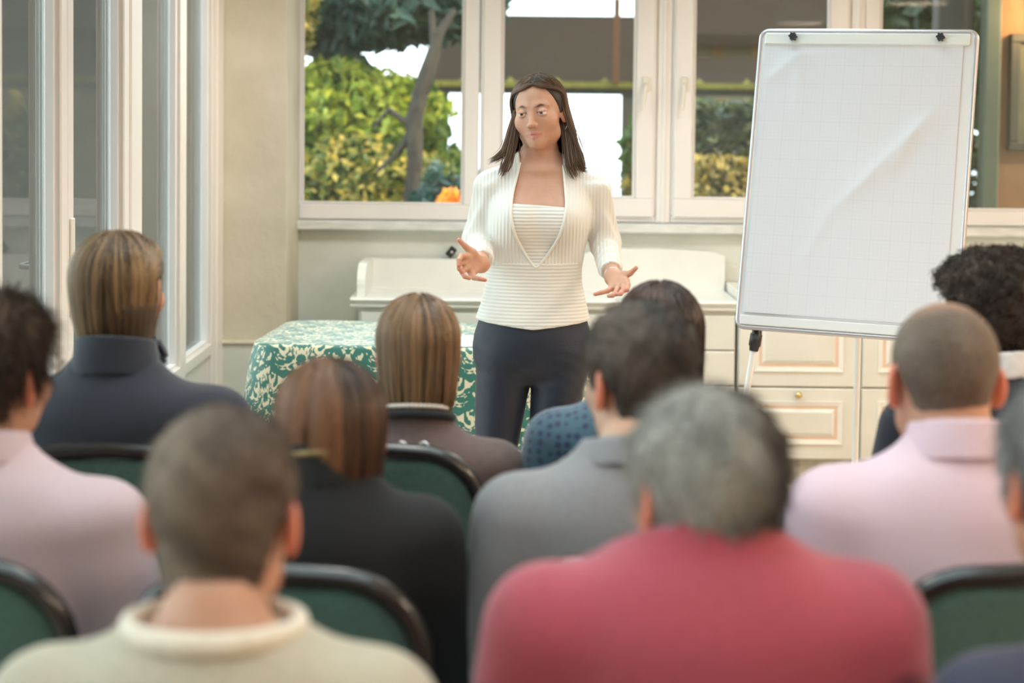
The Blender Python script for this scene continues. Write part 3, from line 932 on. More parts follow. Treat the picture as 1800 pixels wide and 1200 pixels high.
plant('shade_tree', (3.6, 14.5, -.35), 'dark leafy tree with bright sky gaps behind the flip chart', 'tree',
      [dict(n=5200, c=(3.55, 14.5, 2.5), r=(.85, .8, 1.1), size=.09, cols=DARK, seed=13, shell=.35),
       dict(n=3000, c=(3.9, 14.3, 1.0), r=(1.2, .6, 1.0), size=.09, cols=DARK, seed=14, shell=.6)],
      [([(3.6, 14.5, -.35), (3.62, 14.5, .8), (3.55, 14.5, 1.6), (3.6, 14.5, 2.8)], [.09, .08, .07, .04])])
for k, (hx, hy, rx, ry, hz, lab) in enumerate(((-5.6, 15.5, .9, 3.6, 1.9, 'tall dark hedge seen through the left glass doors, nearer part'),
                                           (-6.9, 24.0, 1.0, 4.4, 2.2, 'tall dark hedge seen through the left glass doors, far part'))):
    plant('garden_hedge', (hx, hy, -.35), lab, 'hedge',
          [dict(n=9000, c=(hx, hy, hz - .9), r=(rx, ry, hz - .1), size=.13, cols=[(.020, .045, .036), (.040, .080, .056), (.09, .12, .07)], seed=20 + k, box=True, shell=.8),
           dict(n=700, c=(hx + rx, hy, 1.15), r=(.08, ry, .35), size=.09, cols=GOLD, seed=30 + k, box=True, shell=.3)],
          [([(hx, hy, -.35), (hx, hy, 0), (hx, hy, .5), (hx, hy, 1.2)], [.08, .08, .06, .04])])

# low pavilion with a brown shingle roof
pv = empty('garden_pavilion', (.9, 18, -.35), 'low brown shingle roof with a mossy yellow eave seen through the middle windows', 'pavilion')
o = Vector(pv.location)
def slab(mb, a, b, c, d, t):
    vs = [Vector(p) - o for p in (a, b, c, d)] + [Vector(p) - o - Vector((0, 0, t)) for p in (a, b, c, d)]
    return mb.add(vs, [(0, 1, 2, 3), (7, 6, 5, 4), (0, 4, 5, 1), (1, 5, 6, 2), (2, 6, 7, 3), (3, 7, 4, 0)])
def zat(py, Y, px=1000): return at(px, py, Y).z
xa, xb, xc = at(752, 100, 17).x, at(1130, 100, 17).x, at(1500, 100, 17).x
zt, ze = zat(27, 19.5), zat(146, 17)
slab(MB(), (xa, 17, ze), (xb + .12, 17, ze), (xb + .2, 19.5, zt), (xa + .15, 19.5, zt), .06).build('roof', MT['roof'], pv)
slab(MB(), (xb + .12, 17, ze), (xc, 17, ze), (xc, 18.6, zat(100, 18.6)), (xb + .12, 18.6, zat(100, 18.6)), .06).build('roof', MT['roof'], pv)
q = MB().box(xa - .02 - o.x, xc - o.x, 16.93 - o.y, 17.02 - o.y, ze - .045 - o.z, ze + .012 - o.z)
q.build('mossy_eave', MT['moss'], pv)
for k in range(7):
    xk = xa + .35 + k * .47
    MB().lathe([(.04, 0), (.02, .025), (.002, .05)], 10, Matrix.Translation((xk - o.x, 17 - o.y, ze + .01 - o.z))).build('moss_tuft', MT['moss'], pv)
MB().box(xa - o.x, xc - o.x, 16.98 - o.y, 17.3 - o.y, zat(166, 17) - o.z, ze - .045 - o.z).build('eave_beam', MT['dark_wood'], pv)
for xk in (xa + .15, at(1105, 100, 17).x, xc - .1):
    MB().box(xk - .06 - o.x, xk + .06 - o.x, 17.0 - o.y, 17.12 - o.y, 0, ze - .05 - o.z).build('post', MT['dark_wood'], pv)
MB().box(at(1084, 90, 16.9).x - .03 - o.x, at(1084, 90, 16.9).x + .03 - o.x, 16.90 - o.y, 16.97 - o.y, ze - o.z, zt + .02 - o.z).build('drain_pipe', mat('clay_pipe', (.10, .05, .03), .9, spec=0), pv)
# beige house behind, seen over the pavilion in the third window
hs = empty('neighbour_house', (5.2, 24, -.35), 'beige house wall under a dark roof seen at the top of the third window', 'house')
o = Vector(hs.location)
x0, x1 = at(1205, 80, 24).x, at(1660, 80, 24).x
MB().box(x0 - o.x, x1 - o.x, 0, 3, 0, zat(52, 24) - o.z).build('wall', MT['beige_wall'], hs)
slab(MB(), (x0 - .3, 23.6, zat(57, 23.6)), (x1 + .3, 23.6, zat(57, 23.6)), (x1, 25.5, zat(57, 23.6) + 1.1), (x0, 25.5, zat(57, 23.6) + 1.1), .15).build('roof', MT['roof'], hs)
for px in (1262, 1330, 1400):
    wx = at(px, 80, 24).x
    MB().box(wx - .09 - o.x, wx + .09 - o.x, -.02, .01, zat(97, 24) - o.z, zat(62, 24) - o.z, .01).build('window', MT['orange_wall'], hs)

# stand-in for a reflection of the room: terracotta wall, framed notice, lantern
pw = empty('reflection_wall', (3.35, 9.55, -.35), 'terracotta wall with green post standing in for a reflection at the far right window', 'wall')
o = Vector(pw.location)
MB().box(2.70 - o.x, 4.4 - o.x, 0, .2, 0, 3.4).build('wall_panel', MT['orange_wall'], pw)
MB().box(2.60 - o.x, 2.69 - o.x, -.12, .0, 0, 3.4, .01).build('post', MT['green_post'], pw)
MB().box(2.38 - o.x, 2.58 - o.x, .05, .2, 0, 3.4, .01).build('dark_strip', MT['dark_wood'], pw)
MB().box(2.3 - o.x, 4.4 - o.x, -.3, .0, 1.25, 1.30, .01).build('ledge', MT['green_post'], pw)
nb = empty('framed_notice', (2.98, 9.52, 1.42), 'olive framed notice board on the stand-in wall at the far right', 'notice board')
for b in ((-.22, .22, 0, .05), (-.22, .22, .60, .65), (-.22, -.165, .05, .60), (.165, .22, .05, .60)):
    MB().box(b[0], b[1], -.03, .028, b[2], b[3], .006).build('frame_bar', MT['olive_frame'], nb)
MB().box(-.165, .165, -.008, .028, .05, .60).build('notice_sheet', MT['notice'], nb)
ln = empty('reflection_lantern', (2.92, 9.50, 2.12), 'small lit lantern on the stand-in wall above the framed notice', 'lantern')
MB().lathe([(.045, 0), (.05, .02), (.02, .05), (.005, .09)], 12, Matrix.Translation((0, -.06, .10))).build('cap', MT['black_metal'], ln)
MB().tube([(0, .05, .14), (0, -.02, .16), (0, -.06, .15)], .008, 6).build('bracket', MT['black_metal'], ln)
em, N_, L_, b_ = nt('lantern_glow'); b_.inputs['Emission Color'].default_value = (1, .55, .2, 1); b_.inputs['Emission Strength'].default_value = 12
MB().lathe([(.03, 0), (.042, .05), (.04, .10)], 12, Matrix.Translation((0, -.06, 0))).build('lantern_glass', em, ln)
pd = bpy.data.lights.new('lantern_bulb', 'POINT'); pd.energy = 9; pd.color = (1, .6, .28); pd.shadow_soft_size = .05
po = bpy.data.objects.new('lantern_bulb', pd); po.location = (0, -.22, .05); po.parent = ln; COL.objects.link(po)

# ------------------------------------------------------------------ bodies as smooth implicit surfaces
def smin(a, b, k):
    h = np.clip(.5 + .5 * (b - a) / k, 0, 1)
    return b + (a - b) * h - k * h * (1 - h)

def smax(a, b, k):
    return -smin(-a, -b, k)

def caps(P, a, b, ra, rb):
    a = np.asarray(a, float); b = np.asarray(b, float)
    ab = b - a
    t = np.clip(((P - a) @ ab) / (ab @ ab), 0, 1)
    return np.linalg.norm(P - a - t[:, None] * ab, axis=1) - (ra + (rb - ra) * t)

def elli(P, c, r):
    q = P - np.asarray(c, float); r = np.asarray(r, float)
    k0 = np.linalg.norm(q / r, axis=1); k1 = np.linalg.norm(q / (r * r), axis=1) + 1e-9
    return k0 * (k0 - 1) / k1

def ball(P, c, r):
    return np.linalg.norm(P - np.asarray(c, float), axis=1) - r

def dense(secs, n=60):
    """Catmull-Rom through rows (z, cx, cy, a, b)"""
    S = np.array(secs, float); z = S[:, 0]
    zz = np.linspace(z[0], z[-1], n); out = [zz]
    m = np.gradient(S[:, 1:], z, axis=0)
    i = np.clip(np.searchsorted(z, zz) - 1, 0, len(z) - 2)
    h = (z[i + 1] - z[i]); t = (zz - z[i]) / h
    h00 = 2 * t**3 - 3 * t**2 + 1; h10 = t**3 - 2 * t**2 + t; h01 = -2 * t**3 + 3 * t**2; h11 = t**3 - t**2
    for c in range(1, S.shape[1]):
        y = S[:, c]; mm = m[:, c - 1]
        out.append(h00 * y[i] + h10 * h * mm[i] + h01 * y[i + 1] + h11 * h * mm[i + 1])
    return np.stack(out, 1)

def loft(P, D, expo=2.0):
    z = P[:, 2]
    cx, cy, a, b = (np.interp(z, D[:, 0], D[:, k]) for k in (1, 2, 3, 4))
    u, v = np.abs(P[:, 0] - cx) / a, np.abs(P[:, 1] - cy) / b
    q = (u**expo + v**expo)**(1 / expo)
    d = (q - 1) * np.minimum(a, b)
    return np.maximum(d, np.maximum(D[0, 0] - z, z - D[-1, 0]))

def wav(P, f, seed):
    g = np.random.default_rng(seed); s = 0
    for k in range(5):
        d = g.normal(size=3); d *= f * (1 + .5 * k) / np.linalg.norm(d)
        s = s + np.sin(P @ d + g.uniform(0, 6.28)) / (1 + .6 * k)
    return s / 2.5

def polygonize(f, lo, hi, h):
    lo = np.array(lo, float) - 2 * h; hi = np.array(hi, float) + 2 * h
    c = 4
    nc = np.ceil((hi - lo) / (h * c)).astype(int) + 1
    n = nc * c
    g = np.stack(np.meshgrid(*[lo[k] + (np.arange(nc[k]) * c + 1.5) * h for k in range(3)], indexing='ij'), -1).reshape(-1, 3)
    d = f(g).reshape(nc)
    act = np.abs(d) < h * c * 1.45
    D = np.repeat(np.repeat(np.repeat(d, c, 0), c, 1), c, 2).astype(np.float32)
    A = np.repeat(np.repeat(np.repeat(act, c, 0), c, 1), c, 2)
    I = np.argwhere(A)
    D[A] = f(lo + I * h)
    s = D < 0
    cnt = np.zeros(tuple(n - 1), np.int8)
    cor = [(a, b, e) for a in (0, 1) for b in (0, 1) for e in (0, 1)]
    for a, b, e in cor:
        cnt += s[a:n[0] - 1 + a, b:n[1] - 1 + b, e:n[2] - 1 + e]
    mix = (cnt > 0) & (cnt < 8)
    idx = np.argwhere(mix)
    ids = np.full(tuple(n - 1), -1, np.int32); ids[mix] = np.arange(len(idx))
    val = {k: D[idx[:, 0] + k[0], idx[:, 1] + k[1], idx[:, 2] + k[2]] for k in cor}
    acc = np.zeros((len(idx), 3)); num = np.zeros(len(idx))
    for k in cor:
        for ax in range(3):
            if k[ax] == 1: continue
            l = list(k); l[ax] = 1; l = tuple(l)
            va, vb = val[k], val[l]
            m = (va < 0) != (vb < 0)
            t = np.where(m, va / np.where(m, va - vb, 1), 0)
            p = np.repeat(np.array(k, float)[None], len(idx), 0); p[:, ax] = t
            acc += p * m[:, None]; num += m
    V = lo + (idx + acc / num[:, None]) * h
    F = []
    for ax in range(3):
        sl0 = [slice(1, n[k] - 1) for k in range(3)]; sl1 = list(sl0)
        sl0[ax] = slice(0, n[ax] - 1); sl1[ax] = slice(1, n[ax])
        a, b = s[tuple(sl0)], s[tuple(sl1)]
        e = np.argwhere(a != b)
        off = np.array([1, 1, 1]); off[ax] = 0
        e = e + off
        ins = s[e[:, 0], e[:, 1], e[:, 2]]
        u, v = (ax + 1) % 3, (ax + 2) % 3
        q = []
        for du, dv in ((-1, -1), (0, -1), (0, 0), (-1, 0)):
            w = e.copy(); w[:, u] += du; w[:, v] += dv
            q.append(ids[w[:, 0], w[:, 1], w[:, 2]])
        q = np.stack(q, 1)
        q[~ins] = q[~ins][:, ::-1]
        F.append(q)
    F = np.concatenate(F)
    F = F[(F >= 0).all(1)]
    return V, F

def vnormals(V, F):
    n = np.zeros_like(V)
    fn = np.cross(V[F[:, 2]] - V[F[:, 0]], V[F[:, 3]] - V[F[:, 1]])
    for k in range(4): np.add.at(n, F[:, k], fn)
    return n / (np.linalg.norm(n, axis=1)[:, None] + 1e-12)

def rotm(yaw=0., pitch=0., roll=0.):
    return np.array((Matrix.Rotation(yaw, 3, 'Z') @ Matrix.Rotation(pitch, 3, 'X') @ Matrix.Rotation(roll, 3, 'Y')))

# ---- head in its own frame: eyes at z = 0, face towards -y, crown at z = .11
def skull(P, jaw=1.0):
    d = elli(P, (0, .012, .030), (.0735, .093, .080))
    d = smin(d, elli(P, (0, -.026, -.036), (.058 * jaw, .060, .074)), .030)
    d = smin(d, ball(P, (0, -.064, -.091), .0175 * jaw), .030)
    X = np.abs(P[:, :1]); Q = np.c_[X, P[:, 1:]]
    d = smin(d, ball(Q, (.040 * jaw, -.008, -.068), .020), .035)
    d = smin(d, ball(Q, (.043, -.050, -.028), .020), .025)
    return d

def face(P, jaw=1.0, open_mouth=0.0, smile=0.0):
    d = skull(P, jaw)
    Q = np.c_[np.abs(P[:, 0]), P[:, 1:]]
    d = smin(d, caps(Q, (.012, -.0760, .018), (.038, -.065, .020), .0078, .0065), .016)      # brow ridge
    d = smax(d, -ball(Q, (.0305, -.0960, -.001), .0150), .012)                               # eye socket
    d = smin(d, caps(P, (0, -.0785, .006), (0, -.1005, -.035), .0062, .0082), .011)          # nose
    d = smin(d, ball(Q, (.0098, -.0895, -.0385), .0062), .007)                               # nostril wings
    d = smax(d, -ball(Q, (.0055, -.0965, -.0465), .0030), .003)
    E = (.0305, -.0725, -.001)
    up = np.maximum(ball(Q, E, .0148), -(Q[:, 2] + .001 + (-.0725 - Q[:, 1]) * .25 - .0048 + np.abs(Q[:, 0] - .0305) * .12))
    lowr = np.maximum(ball(Q, E, .0142), (Q[:, 2] + .001 + .0050))
    d = smin(d, smin(up, lowr, .001), .003)                                                  # eyelids
    zl = -.0655
    up = smin(caps(Q, (.0035, -.0865, zl + .0035), (.0230, -.0735, zl), .0048, .0022), 9, .001)
    lw = caps(Q, (.0, -.0852, zl - .0065 - open_mouth), (.0210, -.0735, zl - .0015), .0058, .0024)
    d = smin(d, smin(up, lw, .0015), .005)
    d = smax(d, -caps(Q, (0, -.0925, zl - .001 - open_mouth * .4), (.0205, -.0810, zl - .0005), .0016 + open_mouth * .5, .001), .002)
    return d

def ears(P, d, k=.9, out=.0735):
    Q = np.c_[np.abs(P[:, 0]), P[:, 1:]]
    a = math.radians(18)
    q = (Q - np.array((out, .012, -.012))) / k
    x = q[:, 0] * math.cos(.45) - q[:, 1] * math.sin(.45); y = q[:, 0] * math.sin(.45) + q[:, 1] * math.cos(.45)
    y2 = y * math.cos(a) - q[:, 2] * math.sin(a) * .3; z2 = q[:, 2] + y * .25
    e = elli(np.c_[x, y2, z2], (0, 0, 0), (.0075, .0175, .0305))
    e = smax(e, -elli(np.c_[x, y2, z2], (.009, -.002, .003), (.007, .0105, .019)), .004)
    return smin(d, e * k, .006)

SKIN = np.array((.70, .42, .30))
def skin_cols(L, base, blush=(.76, .33, .24), ear_red=.55, lips=(.55, .19, .16), brows=None, lash=None):
    """L head-frame points -> skin colour: ears reddened as if backlit, lips, brows"""
    n = len(L)
    c = np.repeat(np.array(base, float)[None], n, 0)
    def blend(m, col):
        nonlocal c
        m = np.clip(m, 0, 1)[:, None]; c = c * (1 - m) + np.array(col) * m
    Q = np.c_[np.abs(L[:, 0]), L[:, 1:]]
    blend(ear_red * np.clip((Q[:, 0] - .068) / .010, 0, 1) * (np.abs(L[:, 2] + .01) < .05), (.80, .22, .13))  # naturally redder ears plus backlight through them, put into the colour
    blend(.35 * np.clip(1 - ball(Q, (.044, -.066, -.032), .004) / .018, 0, 1), blush)
    zl = -.0655
    lip = np.minimum(caps(Q, (.002, -.089, zl + .0035), (.0235, -.076, zl), .0046, .0026), caps(Q, (0, -.088, zl - .0065), (.0215, -.076, zl - .0015), .0054, .0018))
    blend(1 - lip / .0022, lips)
    if brows is not None:
        br = np.minimum(caps(Q, (.013, -.083, .0165), (.030, -.080, .0215), .0030, .0030), caps(Q, (.030, -.080, .0215), (.047, -.064, .0165), .0028, .0012))
        blend((1 - br / .0022) * .85, brows)
    if lash is not None:
        E = (.0305, -.0725, -.001)
        zc = Q[:, 2] + .001 + (-.0725 - Q[:, 1]) * .25 - .0048 + np.abs(Q[:, 0] - .0305) * .12
        near = (np.abs(ball(Q, E, .0148)) < .0035) & (Q[:, 1] < -.072)
        blend(near * np.clip(1 - np.abs(zc) / .0024, 0, 1), lash)
        blend(.22 * near * np.clip(1 - np.abs(zc - .004) / .005, 0, 1), (.38, .22, .17))
    return c

# ---- hair strands
def strands(paths, rad, cols, flat=.55):
    """paths (S,K,3), rad (S,K) -> four-sided tubes"""
    S, K, _ = paths.shape
    t = np.gradient(paths, axis=1); t /= np.linalg.norm(t, axis=2)[..., None] + 1e-9
    ref = np.zeros_like(t); ref[..., 0] = .37; ref[..., 1] = .83; ref[..., 2] = .41
    a = np.cross(t, ref); a /= np.linalg.norm(a, axis=2)[..., None] + 1e-9
    b = np.cross(t, a)
    r = rad[..., None]
    ring = np.stack([paths + a * r, paths + b * r * flat, paths - a * r, paths - b * r * flat], 2)   # S,K,4,3
    V = ring.reshape(-1, 3)
    s, k, m = np.meshgrid(np.arange(S), np.arange(K - 1), np.arange(4), indexing='ij')
    i0 = (s * K + k) * 4
    m2 = (m + 1) % 4
    F = np.stack([i0 + m, i0 + m2, i0 + 4 + m2, i0 + 4 + m], -1).reshape(-1, 4)
    return V, F, np.repeat(cols, K * 4, 0)

def flow_hair(S, zend, face_l, face_r, seed, ell=((0, .015, .026), (.081, .101, .090)), K=16, r=.0016, taper_in=.18, part=0.0,
              wob=.012, curl=None, layer=(.98, 1.05), clump=60, phie=1.62, bias=0.0):
    g = np.random.default_rng(seed)
    th = g.uniform(-math.pi, math.pi, S)
    cl = g.uniform(-math.pi, math.pi, clump)
    ph0 = np.arccos(1 - g.random(S) * 1.02) * .98
    hl_ = .90 + .30 * (np.abs(th) / 1.3)**2
    ph0 = np.where(np.abs(th) < 1.3, np.minimum(ph0, hl_ * (1 - .12 * g.random(S)**2)), ph0)
    if bias:
        sel = (g.random(S) < bias) & (np.abs(th) < 1.6)
        ph0 = np.where(sel, (.88 + .34 * (np.abs(th) / 1.4)**2) * (1 - .07 * g.random(S)), ph0)
    near = cl[np.argmin(np.abs(np.angle(np.exp(1j * (th[:, None] - cl[None])))), axis=1)]
    lay = g.uniform(*layer, S)
    c, rd = np.array(ell[0]), np.array(ell[1])
    t = np.linspace(0, 1, K)[None]
    R = .088
    L1 = np.maximum(phie - ph0, .05) * R
    ze = zend(th) + g.normal(0, .006, S)
    zeq = c[2] + rd[2] * math.cos(phie)
    L2 = np.maximum(zeq - ze, .004)
    s = t * (L1 + L2)[:, None]
    on = s < L1[:, None]
    ph = np.minimum(ph0[:, None] + s / R, phie)
    u = np.clip((s - L1[:, None]) / L2[:, None], 0, 1)
    sg = np.where(th >= part, 1.0, -1.0)
    lim = np.where(sg > 0, face_r, face_l)
    tgt = sg * np.maximum(np.abs(th), lim + (np.abs(th) < lim) * (np.abs(th) / np.maximum(lim, .1)) * .25)
    w = np.clip((ph - ph0[:, None]) / np.maximum(1.32 - ph0, .30)[:, None], 0, 1)
    w = w * w * (3 - 2 * w)
    TH = th[:, None] * (1 - w) + tgt[:, None] * w
    d = np.angle(np.exp(1j * (near - th)))
    TH = TH + d[:, None] * .55 * t * (np.abs(th) > 1.3)[:, None]
    TH = TH + wob * np.sin(t * g.uniform(3, 8, S)[:, None] + g.uniform(0, 6, S)[:, None])
    f = np.where(on, 1.0, 1 - taper_in * u**1.6)
    if curl is not None: f = f + curl(TH, u)
    sp = np.sin(ph) * f * lay[:, None]
    z = np.where(on, c[2] + rd[2] * np.cos(ph) * lay[:, None], zeq - (s - L1[:, None]))
    P = np.stack([c[0] + rd[0] * sp * np.sin(TH), c[1] - rd[1] * sp * np.cos(TH), z], -1)
    rr = r * g.uniform(.6, 1.3, S)[:, None] * np.clip(np.minimum(1.0, (1.02 - t) * 4), .15, 1)
    return P, rr, th

def hair_cols(S, th, dark, light, seed, streak=.35, side=None):
    g = np.random.default_rng(seed)
    k = g.random(S)**1.6
    st = np.clip(np.sin(th * 9 + seed) * np.sin(th * 23 + 1.7 * seed) * .9 + .25 * np.sin(th * 4 + seed) + .3, 0, 1) * streak + g.random(S) * .4
    m = np.clip(k * .5 + st, 0, 1)
    if side is not None: m = np.clip(m * side(th), 0, 1)
    return np.array(dark)[None] * (1 - m[:, None]) + np.array(light)[None] * m[:, None]

def to_world(P, R, c, s=1.0):
    return (P * s) @ R.T + np.asarray(c)

def skin_mat(name):
    m = mat(name, (1, 1, 1), .48, attr=True, sss=.22, var=.06, scale=40, bump=.06, bscale=180, spec=.4)
    return m

MT['skin'] = skin_mat('skin')
MT['hair'] = mat('hair', (1, 1, 1), .42, attr=True, spec=.5)
MT['hair_base'] = mat('hair_base', (1, 1, 1), .65, attr=True, var=.35, scale=60)
MT['crop'] = mat('cropped_hair', (1, 1, 1), .75, attr=True, var=.45, scale=170, bump=.4, bscale=260)

def person_root(loc, label):
    return empty('person', loc, label, 'person')

def add_part(name, root, V, F, m, col=None):
    o = np.array(root.location)
    return link(name, mesh_np(name, V - o, F, True, col), m, root)

def join(parts):
    Vs, Fs, Cs, n = [], [], [], 0
    for V, F, Cc in parts:
        Vs.append(V); Fs.append(F + n); Cs.append(Cc); n += len(V)
    return np.concatenate(Vs), np.concatenate(Fs), np.concatenate(Cs)

def eye_mesh(R, c, s, gaze, iris=(.10, .06, .04), sx=1):
    n, k = 20, 28
    V, F, Cc = [], [], []
    gz = np.array(gaze, float); gz /= np.linalg.norm(gz)
    for i in range(n + 1):
        for j in range(k):
            a, b = math.pi * i / n, 2 * math.pi * j / k
            d = np.array((math.sin(a) * math.cos(b), math.sin(a) * math.sin(b), math.cos(a)))
            V.append(np.array((sx * .0305, -.0725, -.001)) + .0126 * d)
    V = np.array(V)
    dirs = (V - np.array((sx * .0305, -.0725, -.001))) / .0126
    dt = dirs @ gz
    Cc = np.where((dt > .955)[:, None], np.array((.008, .007, .007)), np.where((dt > .86)[:, None], np.array(iris), np.array((.78, .74, .71))))
    F = [(i * k + j, i * k + (j + 1) % k, (i + 1) * k + (j + 1) % k, (i + 1) * k + j) for i in range(n) for j in range(k)]
    return to_world(V, R, c, s), np.array(F)[:, ::-1], Cc

MT['eye'] = mat('eye', (1, 1, 1), .12, attr=True, spec=.7)

def sphere_part(name, root, c, r, m, squash=(1, 1, 1), n=10):
    b = MB()
    prof = [(max(1e-4, r * math.sin(math.pi * i / n)), -r * math.cos(math.pi * i / n)) for i in range(n + 1)]
    Mx = Matrix.Translation(Vector(c) - Vector(root.location)) @ Matrix.Diagonal((*squash, 1))
    return b.lathe(prof, 14, Mx).build(name, m, root)

# ================================================================== the presenter
def presenter():
    Yp = 5.20
    def A(px, py, dy=0.0): return np.array(at(px, py, Yp + dy))
    root = person_root((.08, Yp, 0), 'standing dark haired woman in cream knit cardigan gesturing with both hands')
    Hc = A(948, 197); R = rotm(math.radians(-17), math.radians(2), math.radians(-5.5))
    xs, xh = A(950, 330)[0], A(936, 600)[0]
    xw = A(939, 480)[0]
    Y0 = Yp + .01
    T = dense([(.775, xh, Y0, .085, .070), (.81, xh, Y0, .145, .098), (.86, xh, Y0, .175, .116), (.905, xh, Y0, .178, .118), (.95, xh, Y0, .166, .112), (1.02, xw, Y0, .145, .098), (1.09, xw, Y0, .132, .088),
               (1.16, xw, Y0, .138, .092), (1.24, (xs + xw) / 2, Y0, .148, .098), (1.31, xs, Y0, .155, .094), (1.37, xs, Y0 + .006, .158, .084), (1.41, xs, Y0 + .012, .135, .070),
               (1.445, xs - .003, Y0 + .015, .085, .058), (1.48, xs - .006, Y0 + .015, .052, .052)], 80)
    shL, shR = A(862, 333, .015), A(1047, 341, .015)
    elL, elR = A(839, 420, .02), A(1064, 428, .03)
    cuL, cuR = A(848, 456, -.13), A(1074, 478, -.12)
    wrL, wrR = A(846, 464, -.175), A(1078, 488, -.165)
    bust = [(xs - .062, Y0 - .075, 1.272), (xs + .062, Y0 - .075, 1.270)]
    def torso(P):
        d = loft(P, T)
        for b in bust: d = smin(d, ball(P, b, .056), .06)
        return d
    def arms(P, g=0.0):
        d = caps(P, shL, elL, .043 + g, .033 + g)
        d = np.minimum(d, caps(P, shR, elR, .043 + g, .033 + g))
        d = smin(d, caps(P, elL, wrL, .033 + g, .023 + g), .02)
        d = smin(d, caps(P, elR, wrR, .033 + g, .023 + g), .02)
        return d
    neck_a = Hc + R @ np.array((0, .020, -.055)); neck_b = np.array((xs - .003, Y0 + .012, 1.415))
    def head_local(P): return (P - Hc) @ R
    def upper(P):
        L = head_local(P)
        d = ears(L, face(L, .98, open_mouth=.0024))
        nk = caps(P, neck_a, neck_b, .044, .048)
        d = smin(d, nk, .022)
        t = smin(torso(P), caps(P, (xs - .015, Y0 - .048, 1.418), (xs - .075, Y0 - .03, 1.420), .009, .006), .03)
        t = smin(t, caps(P, (xs + .015, Y0 - .048, 1.418), (xs + .075, Y0 - .03, 1.418), .009, .006), .03)
        return smin(d, t, .035)
    V1, F1 = polygonize(upper, (xs - .15, Yp - .16, 1.25), (xs + .15, Yp + .14, 1.72), .0021)
    ok = V1[:, 2] > 1.252
    skin = (.60, .335, .235)
    C1 = skin_cols(head_local(V1), skin, ear_red=.25, brows=(.10, .05, .035), lash=(.03, .02, .02), lips=(.58, .25, .21))
    # hands: joints (pixel, pixel, depth)
    def hand(wr, el, kn, fingers, th, pm):
        K = [A(*k) for k in kn]
        W = wr
        ch = [[A(*k) for k in f] for f in fingers]
        tb = [A(*k) for k in th]
        def f(P):
            d = caps(P, el + (wr - el) * .3, W, .030, .0215)
            pmd = 9.0
            for k in K: pmd = smin(pmd, caps(P, W, k, .0165, .0105), .012) if not np.isscalar(pmd) else caps(P, W, k, .0165, .0105)
            d = smin(d, pmd, .02)
            t = caps(P, W + (tb[0] - W) * .3, tb[0], .014, .0125)
            t = smin(t, caps(P, tb[0], tb[1], .0125, .0088), .008)
            t = smin(t, caps(P, tb[1], tb[2], .0085, .0066), .003)
            d = smin(d, t, .012)
            for k, c in zip(K, ch):
                fd = smin(caps(P, k, c[0], .0088, .0076), caps(P, c[0], c[1], .0076, .0068), .002)
                fd = smin(fd, caps(P, c[1], c[2], .0068, .0056), .002)
                d = smin(d, fd, .005)
            return d
        pts = np.array([W, el + (wr - el) * .3] + K + [p for c in ch for p in c] + tb)
        V, F = polygonize(f, pts.min(0) - .035, pts.max(0) + .035, .0021)
        # fingertips and the heel of the hand are naturally redder
        tips = np.array([c[2] for c in ch] + [tb[2]])
        dm = np.min(np.linalg.norm(V[:, None] - tips[None], axis=2), axis=1)
        m = np.clip(1 - dm / .03, 0, 1)[:, None] * .55
        return V, F, np.array((.57, .30, .20)) * (1 - m) + np.array((.64, .22, .17)) * m
    HL = hand(wrL, elL, [(819, 451, -.250), (815, 461, -.258), (819, 472, -.254), (829, 480, -.240)],
              [[(811, 449, -.295), (806.5, 457, -.322), (806, 466, -.330)], [(807, 463, -.303), (807, 472, -.325), (812, 478, -.322)],
               [(812, 478, -.296), (817, 486, -.312), (825, 489, -.302)], [(833, 488, -.262), (843, 490, -.280), (853, 492, -.285)]],
              [(831, 445, -.225), (818, 433, -.240), (807, 422, -.245)], None)
    HR = hand(wrR, elR, [(1101, 494, -.240), (1096, 500, -.250), (1086, 504, -.248), (1076, 506, -.238)],
              [[(1104, 501, -.285), (1102, 509, -.305), (1095, 512, -.300)], [(1096, 509, -.298), (1091, 516, -.315), (1084, 517, -.305)],
               [(1083, 513, -.290), (1077, 519, -.308), (1070, 520, -.300)], [(1068, 511, -.262), (1057, 514, -.275), (1046, 517, -.280)]],
              [(1097, 484, -.200), (1108, 480, -.222), (1118, 471, -.232)], None)
    hipL, hipR = A(888, 628), A(987, 628)
    knL, knR = A(866, 850, -.02), A(958, 852, -.04)
    anL, anR = np.array((knL[0] - .005, Yp + .03, .09)), np.array((knR[0] + .012, Yp + .0, .09))
    def low(P):
        d = smin(loft(P, T) + .012, arms(P, -.004), .02)
        for h, k, a in ((hipL, knL, anL), (hipR, knR, anR)):
            d = smin(d, smin(caps(P, h, k, .07, .045), caps(P, k, a, .045, .034), .02), .02)
        return d
    V0, F0 = polygonize(low, (xh - .30, Yp - .22, .05), (xh + .34, Yp + .16, 1.30), .012)
    V, F, Cc = join([(V1, F1, C1), HL, HR, (V0, F0, np.repeat(np.array(skin)[None], len(V0), 0))])
    body = add_part('body', root, V, F, MT['skin'], Cc)
    for sx, nm in ((-1, 'eye'), (1, 'eye')):
        Ve, Fe, Ce = eye_mesh(R, Hc, 1.0, (-.10, -1, .07), (.11, .065, .04), sx)
        add_part('eye', root, Ve, Fe, MT['eye'], Ce)

    knit = (.80, .78, .735)
    mv = rib_mat('knit_upright', knit, 0, .0105, .3)
    mh = rib_mat('knit_level', knit, 2, .0105, .28)
    # cardigan with a deep V, pushed up sleeves
    vl = [(470, 940), (464, 934), (440, 919), (410, 904), (375, 897), (340, 901), (310, 909), (285, 915), (265, 918)]
    vr = [(470, 945), (464, 950), (450, 962), (420, 981), (390, 991), (360, 996), (330, 994), (300, 992), (265, 990)]
